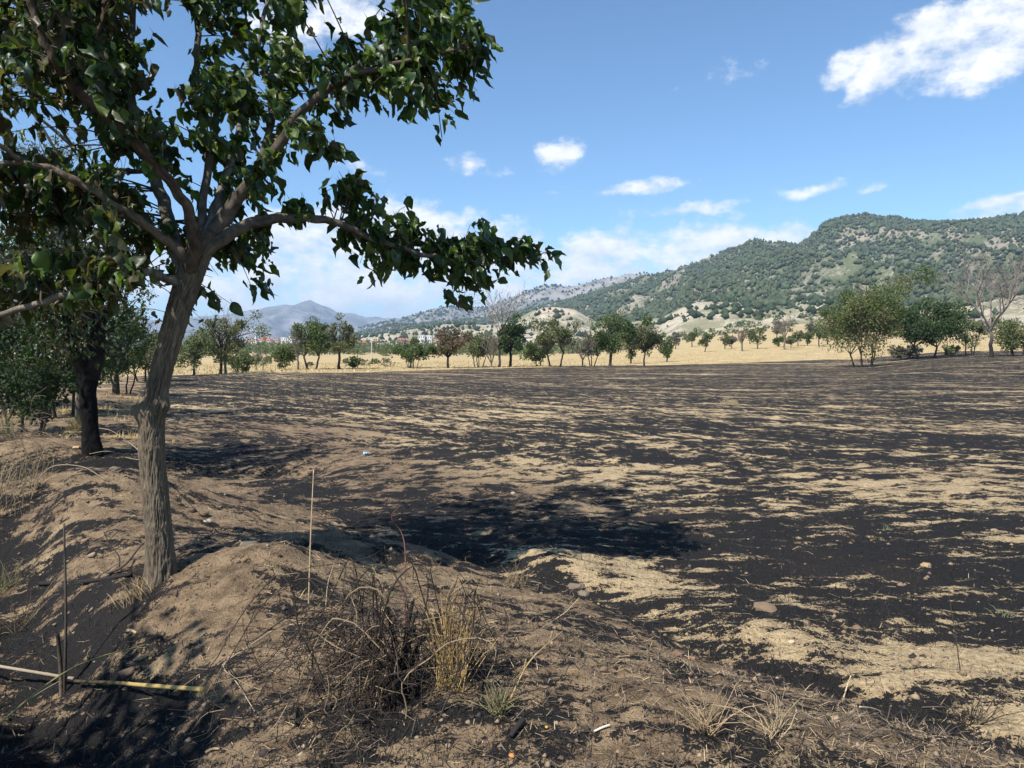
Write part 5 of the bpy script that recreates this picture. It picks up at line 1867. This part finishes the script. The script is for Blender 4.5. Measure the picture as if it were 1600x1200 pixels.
def tufts():
    rs = random.Random(51)
    specs = [
        ('golden upright dry grass tuft growing beside the charred bush', (706, 1072), 130, .045, .44, (-.06, .12), (0.50, 0.34, 0.14), .0018),
        ('small green and straw weed tuft at the foot of the golden grass', (778, 1112), 70, .03, .17, (.05, 0), (0.22, 0.20, 0.10), .0019),
        ('scraggly dry weed with long pale stalks at the bottom of the bank', (1105, 1140), 46, .04, .26, (-.25, .1), (0.36, 0.26, 0.155), .0022),
        ('sparse straw weed beside the scraggly dry weed', (1205, 1160), 26, .03, .24, (.3, .1), (0.42, 0.32, 0.19), .0022),
        ('fine dry grass tuft on the crest of the bank past the golden tuft', (805, 915), 60, .06, .16, (.1, 0), (0.30, 0.225, 0.13), .0016),
        ('yellowish grass tuft around the foot of the blackened trunk', (118, 672), 120, .10, .42, (.2, 0), (0.34, 0.28, 0.13), .003),
        ('brown weed tuft with bare upright stems above the ditch', (30, 985), 34, .10, .36, (0, .05), (0.16, 0.12, 0.075), .0026),
        ('withered green brown weed hanging over the ditch edge', (8, 925), 40, .10, .34, (.1, 0), (0.17, 0.16, 0.07), .0024),
        ('tangled pale dry weeds under the thicket', (20, 770), 90, .22, .42, (.2, -.1), (0.26, 0.20, 0.12), .0034),
        ('greenish dry weed growing below the fallen pale branches', (4, 680), 60, .14, .42, (.05, 0), (0.17, 0.16, 0.075), .0032),
        ('tuft of straw at the foot of the leaning mulberry', (222, 925), 130, .08, .13, (-.3, -.2), (0.36, 0.26, 0.145), .0024),
        ('yellow straw wisp left standing on the burnt field', (1140, 632), 160, .2, .22, (.1, 0), (0.45, 0.35, 0.2), .004),
        ('tiny green weed seedling on black stubble', (1384, 828), 14, .05, .10, (0, 0), (0.2, 0.22, 0.12), .003),
        ('second green weed seedling on the black stubble near the frame of pale soil', (1565, 962), 18, .05, .09, (0, 0), (0.17, 0.2, 0.1), .003),
        ('pair of dark burnt weed stems over the pale soil', (1520, 1130), 22, .035, .30, (0, 0), (0.07, 0.055, 0.04), .0022),
    ]
    for lab, (px, py), n, sp, h, lean, col, w in specs:
        b = hit(px, py)
        mb = MB()
        wild = 'weed' in lab and py > 800
        blades(mb, rs, b, n, sp * (0.6 if wild else 1), h, lean, col, w, 0.9 if wild else 0.5, 0.75 if wild else 0.26)
        o = link('grass_tuft' if 'grass' in lab or 'straw' in lab else 'weed', mb.mesh('blades', M_STRAW), None, None, lab, 'grass' if 'grass' in lab or 'straw' in lab else 'weed', 'dry weeds and grass tufts')


tufts()


def fallen_branch(label, base, seed, size, col):
    rs = random.Random(seed)
    root = bpy.data.objects.new('fallen_branch', None)
    COL.objects.link(root)
    root.location = base
    tag(root, label, 'branch', 'dead branches piled at the thicket')
    out = []
    grow(rs, (0, 0, .15), (1.0, rs.uniform(-.4, .2), .25), size, size * .012, 3, out, .35, (2, 4), .6, -.06)
    for i, (P, R, dp) in enumerate(out):
        zz = gz(P[:, 0] + base[0], P[:, 1] + base[1]) - base[2]
        P[:, 2] = np.maximum(P[:, 2], zz + .02)
    mb = MB()
    P, R, _ = out[0]
    mb.tube(P, R, 6, col)
    link('main_stem', mb.mesh('main_stem', M_TWIG), root)
    mb = MB()
    for P, R, dp in out[1:]:
        mb.tube(P, np.maximum(R, .003), 4, np.array(col) * rs.uniform(.7, 1.1), cap=False)
    link('twigs', mb.mesh('twigs', M_TWIG), root, kind='stuff')


fallen_branch('bleached fallen branch with forked twigs reaching towards the blackened trunk', hit(-5, 655) + np.array((0, 0, .05)), 61, 1.15, (0.36, 0.31, 0.26))
fallen_branch('pale arching dead branch lying on top of the brush pile', hit(-25, 625) + np.array((0, 0, .3)), 62, 1.1, (0.32, 0.27, 0.22))
fallen_branch('dull brown dead branch at the bottom of the brush pile', hit(-20, 690) + np.array((0, 0, .0)), 63, .8, (0.17, 0.13, 0.10))
fallen_branch('thin dead branch crossing behind the brush pile', hit(20, 612) + np.array((0, 0, .1)), 64, 1.2, (0.25, 0.2, 0.16))


fallen_branch('grey dead branch standing half upright in the brush pile', hit(45, 640) + np.array((0, 0, .05)), 65, 1.0, (0.3, 0.26, 0.22))
fallen_branch('long brown dead branch trailing along the crest of the far mound', hit(15, 665) + np.array((0, 0, .05)), 66, 0.9, (0.2, 0.15, 0.115))


# ------------------------------------------------------------------ litter: stubble, straw, ash twigs
def litter():
    nr = np.random.default_rng(77)

    def sample(n, y0, y1, pw=1.0):
        t = nr.uniform(0, 1, n)
        a = y0 ** -pw
        b = y1 ** -pw
        y = (a + (b - a) * t) ** (-1 / pw)
        x = nr.uniform(-0.8, 0.8, n) * y + nr.normal(0, .3, n)
        return x, y

    def strips(x, y, L, wd, up, cols, lift):
        """thin flat pieces lying or standing"""
        n = len(x)
        z = gz(x, y) + lift
        a = nr.uniform(0, 6.283, n)
        el = up
        d = np.stack([np.cos(a) * np.cos(el), np.sin(a) * np.cos(el), np.sin(el)], -1)
        s = np.stack([-np.sin(a), np.cos(a), nr.normal(0, .3, n)], -1)
        P0 = np.stack([x, y, z], -1)
        L = L[:, None]
        wd = wd[:, None]
        bow = np.stack([np.zeros(n), np.zeros(n), nr.normal(0, .08, n)], -1) * L
        V = np.stack([P0 - s * wd, P0 + s * wd, P0 + d * L * .55 + bow + s * wd * .9, P0 + d * L * .55 + bow - s * wd * .9, P0 + d * L], 1).reshape(-1, 3)
        k = (np.arange(n) * 5)[:, None]
        return V, k + [0, 1, 2, 3], k + [3, 2, 4], np.repeat(cols, 5, 0)

    # straw, pale, lying
    x, y = sample(38000, 2.3, 26, 1.1)
    m = build_masks(x, y)
    keep = nr.uniform(0, 1, len(x)) < np.clip(1.15 - m[:, 0] * 1.1, .10, 1) * (0.12 + 0.88 * (1 - m[:, 1]))
    x, y = x[keep], y[keep]
    n = len(x)
    c = np.array((0.46, 0.34, 0.20)) * nr.uniform(.45, 1.25, (n, 1))
    V, Q, T, C = strips(x, y, nr.uniform(.02, .085, n) * (1 + .03 * y), nr.uniform(.0005, .0012, n) * (1 + .10 * y), nr.normal(0.06, .14, n), c, .006)
    link('straw_litter', mesh_np('straw_litter', V, [Q, T], M_STRAW, False, C), kind='stuff', label='loose pale straw scattered over bank and field', cat='straw')
    # burnt stubble standing
    x, y = sample(70000, 2.3, 34, 1.0)
    m = build_masks(x, y)
    keep = (nr.uniform(0, 1, len(x)) < np.clip(m[:, 0] * 1.3 - .15, .06, 1)) & (m[:, 2] < .5)
    x, y = x[keep], y[keep]
    n = len(x)
    c = np.array((0.020, 0.018, 0.017)) * nr.uniform(.5, 2.6, (n, 1))
    V, Q, T, C = strips(x, y, nr.uniform(.012, .05, n) * (1 + .015 * y), nr.uniform(.0006, .0015, n) * (1 + .08 * y), nr.uniform(.1, 1.4, n), c, -.002)
    link('burnt_stubble', mesh_np('burnt_stubble', V, [Q, T], M_CHAR, False, C), kind='stuff', label='short blackened stubble covering the burnt field', cat='stubble')
    # brown twiglets on the bank
    x, y = sample(6000, 2.2, 16, 1.0)
    keep = side_of_edge(x, y) < .3
    x, y = x[keep], y[keep]
    n = len(x)
    c = np.array((0.06, 0.045, 0.034)) * nr.uniform(.4, 2.4, (n, 1))
    V, Q, T, C = strips(x, y, nr.uniform(.03, .14, n), nr.uniform(.001, .002, n) * (1 + .06 * y), nr.normal(.12, .25, n), c, .006)
    link('twig_debris', mesh_np('twig_debris', V, [Q, T], M_STRAW, False, C), kind='stuff', label='small dark twigs strewn over the earth bank', cat='debris')
    # little clods and pebbles
    x, y = sample(2200, 2.3, 30, 1.0)
    n = len(x)
    z = gz(x, y)
    s = nr.uniform(.004, .014, n) * (1 + .10 * y) * np.where(nr.uniform(0, 1, n) < .05, 2.0, 1)
    O = np.array([(1, 0, 0), (.3, .9, 0.1), (-.8, .6, 0), (-.8, -.6, .1), (.3, -.95, 0), (.1, .1, .75), (0, 0, -.5)])
    V = np.stack([x, y, z], -1)[:, None, :] + O[None] * s[:, None, None] * nr.uniform(.7, 1.3, (n, 7, 1))
    tr = [(0, 1, 5), (1, 2, 5), (2, 3, 5), (3, 4, 5), (4, 0, 5), (1, 0, 6), (2, 1, 6), (3, 2, 6), (4, 3, 6), (0, 4, 6)]
    T = (np.array(tr)[None] + (np.arange(n) * 7)[:, None, None]).reshape(-1, 3)
    c = np.array([(0.20, 0.145, 0.095), (0.26, 0.195, 0.125), (0.12, 0.09, 0.068), (0.04, 0.034, 0.03)])[nr.integers(0, 4, n)] * nr.uniform(.7, 1.2, (n, 1))
    link('gravel', mesh_np('gravel', V.reshape(-1, 3), [T], M_STONE, True, np.repeat(c, 7, 0)), kind='stuff', label='small clods and pebbles strewn over the soil', cat='gravel')
    # dry grass standing beyond the burnt field and in the left strip
    px = nr.uniform(0, 1620, 22000)
    u = (px - 800) / F
    y = field_end(u) * nr.uniform(1.0, 1.75, len(u)) + nr.normal(0, .4, len(u))
    x = u * y
    keep = build_masks(x, y)[:, 2] > .5
    x, y = x[keep], y[keep]
    n = len(x)
    c = np.array((0.50, 0.385, 0.205)) * nr.uniform(.55, 1.2, (n, 1))
    V, Q, T, C = strips(x, y, nr.uniform(.08, .24, n), nr.uniform(.02, .05, n), nr.uniform(.5, 1.4, n), c, -.02)
    link('dry_grass', mesh_np('dry_grass', V, [Q, T], M_STRAW, False, C), kind='stuff', label='golden dry grass standing beyond the burnt field', cat='grass')
    x = nr.uniform(-16, -1.5, 26000)
    y = nr.uniform(8, 30, 26000)
    m = build_masks(x, y)
    keep = (m[:, 2] > .35) & (side_of_edge(x, y) < .4)
    x, y = x[keep], y[keep]
    n = len(x)
    c = np.array((0.40, 0.29, 0.14)) * nr.uniform(.5, 1.25, (n, 1))
    V, Q, T, C = strips(x, y, nr.uniform(.06, .26, n), nr.uniform(.004, .01, n), nr.uniform(.1, 1.3, n), c, -.01)
    link('dry_grass', mesh_np('dry_grass', V, [Q, T], M_STRAW, False, C), kind='stuff', label='matted dry grass on the strip beside the ditches', cat='grass')


litter()


# ------------------------------------------------------------------ haze over the valley
def haze():
    m = bpy.data.materials.new('haze')
    m.use_nodes = True
    nt = m.node_tree
    nt.nodes.clear()
    out = nt.nodes.new('ShaderNodeOutputMaterial')
    v = nt.nodes.new('ShaderNodeVolumePrincipled')
    v.inputs['Color'].default_value = (0.50, 0.71, 1.0, 1)
    v.inputs['Density'].default_value = 0.000095
    v.inputs['Anisotropy'].default_value = 0.0
    nt.links.new(v.outputs[0], out.inputs['Volume'])
    mb = MB()
    box(mb, -11500, 11500, -60, 14500, -8, 570, (1, 1, 1))
    me = mb.mesh('haze', m, False)
    link('haze', me, kind='stuff')


haze()
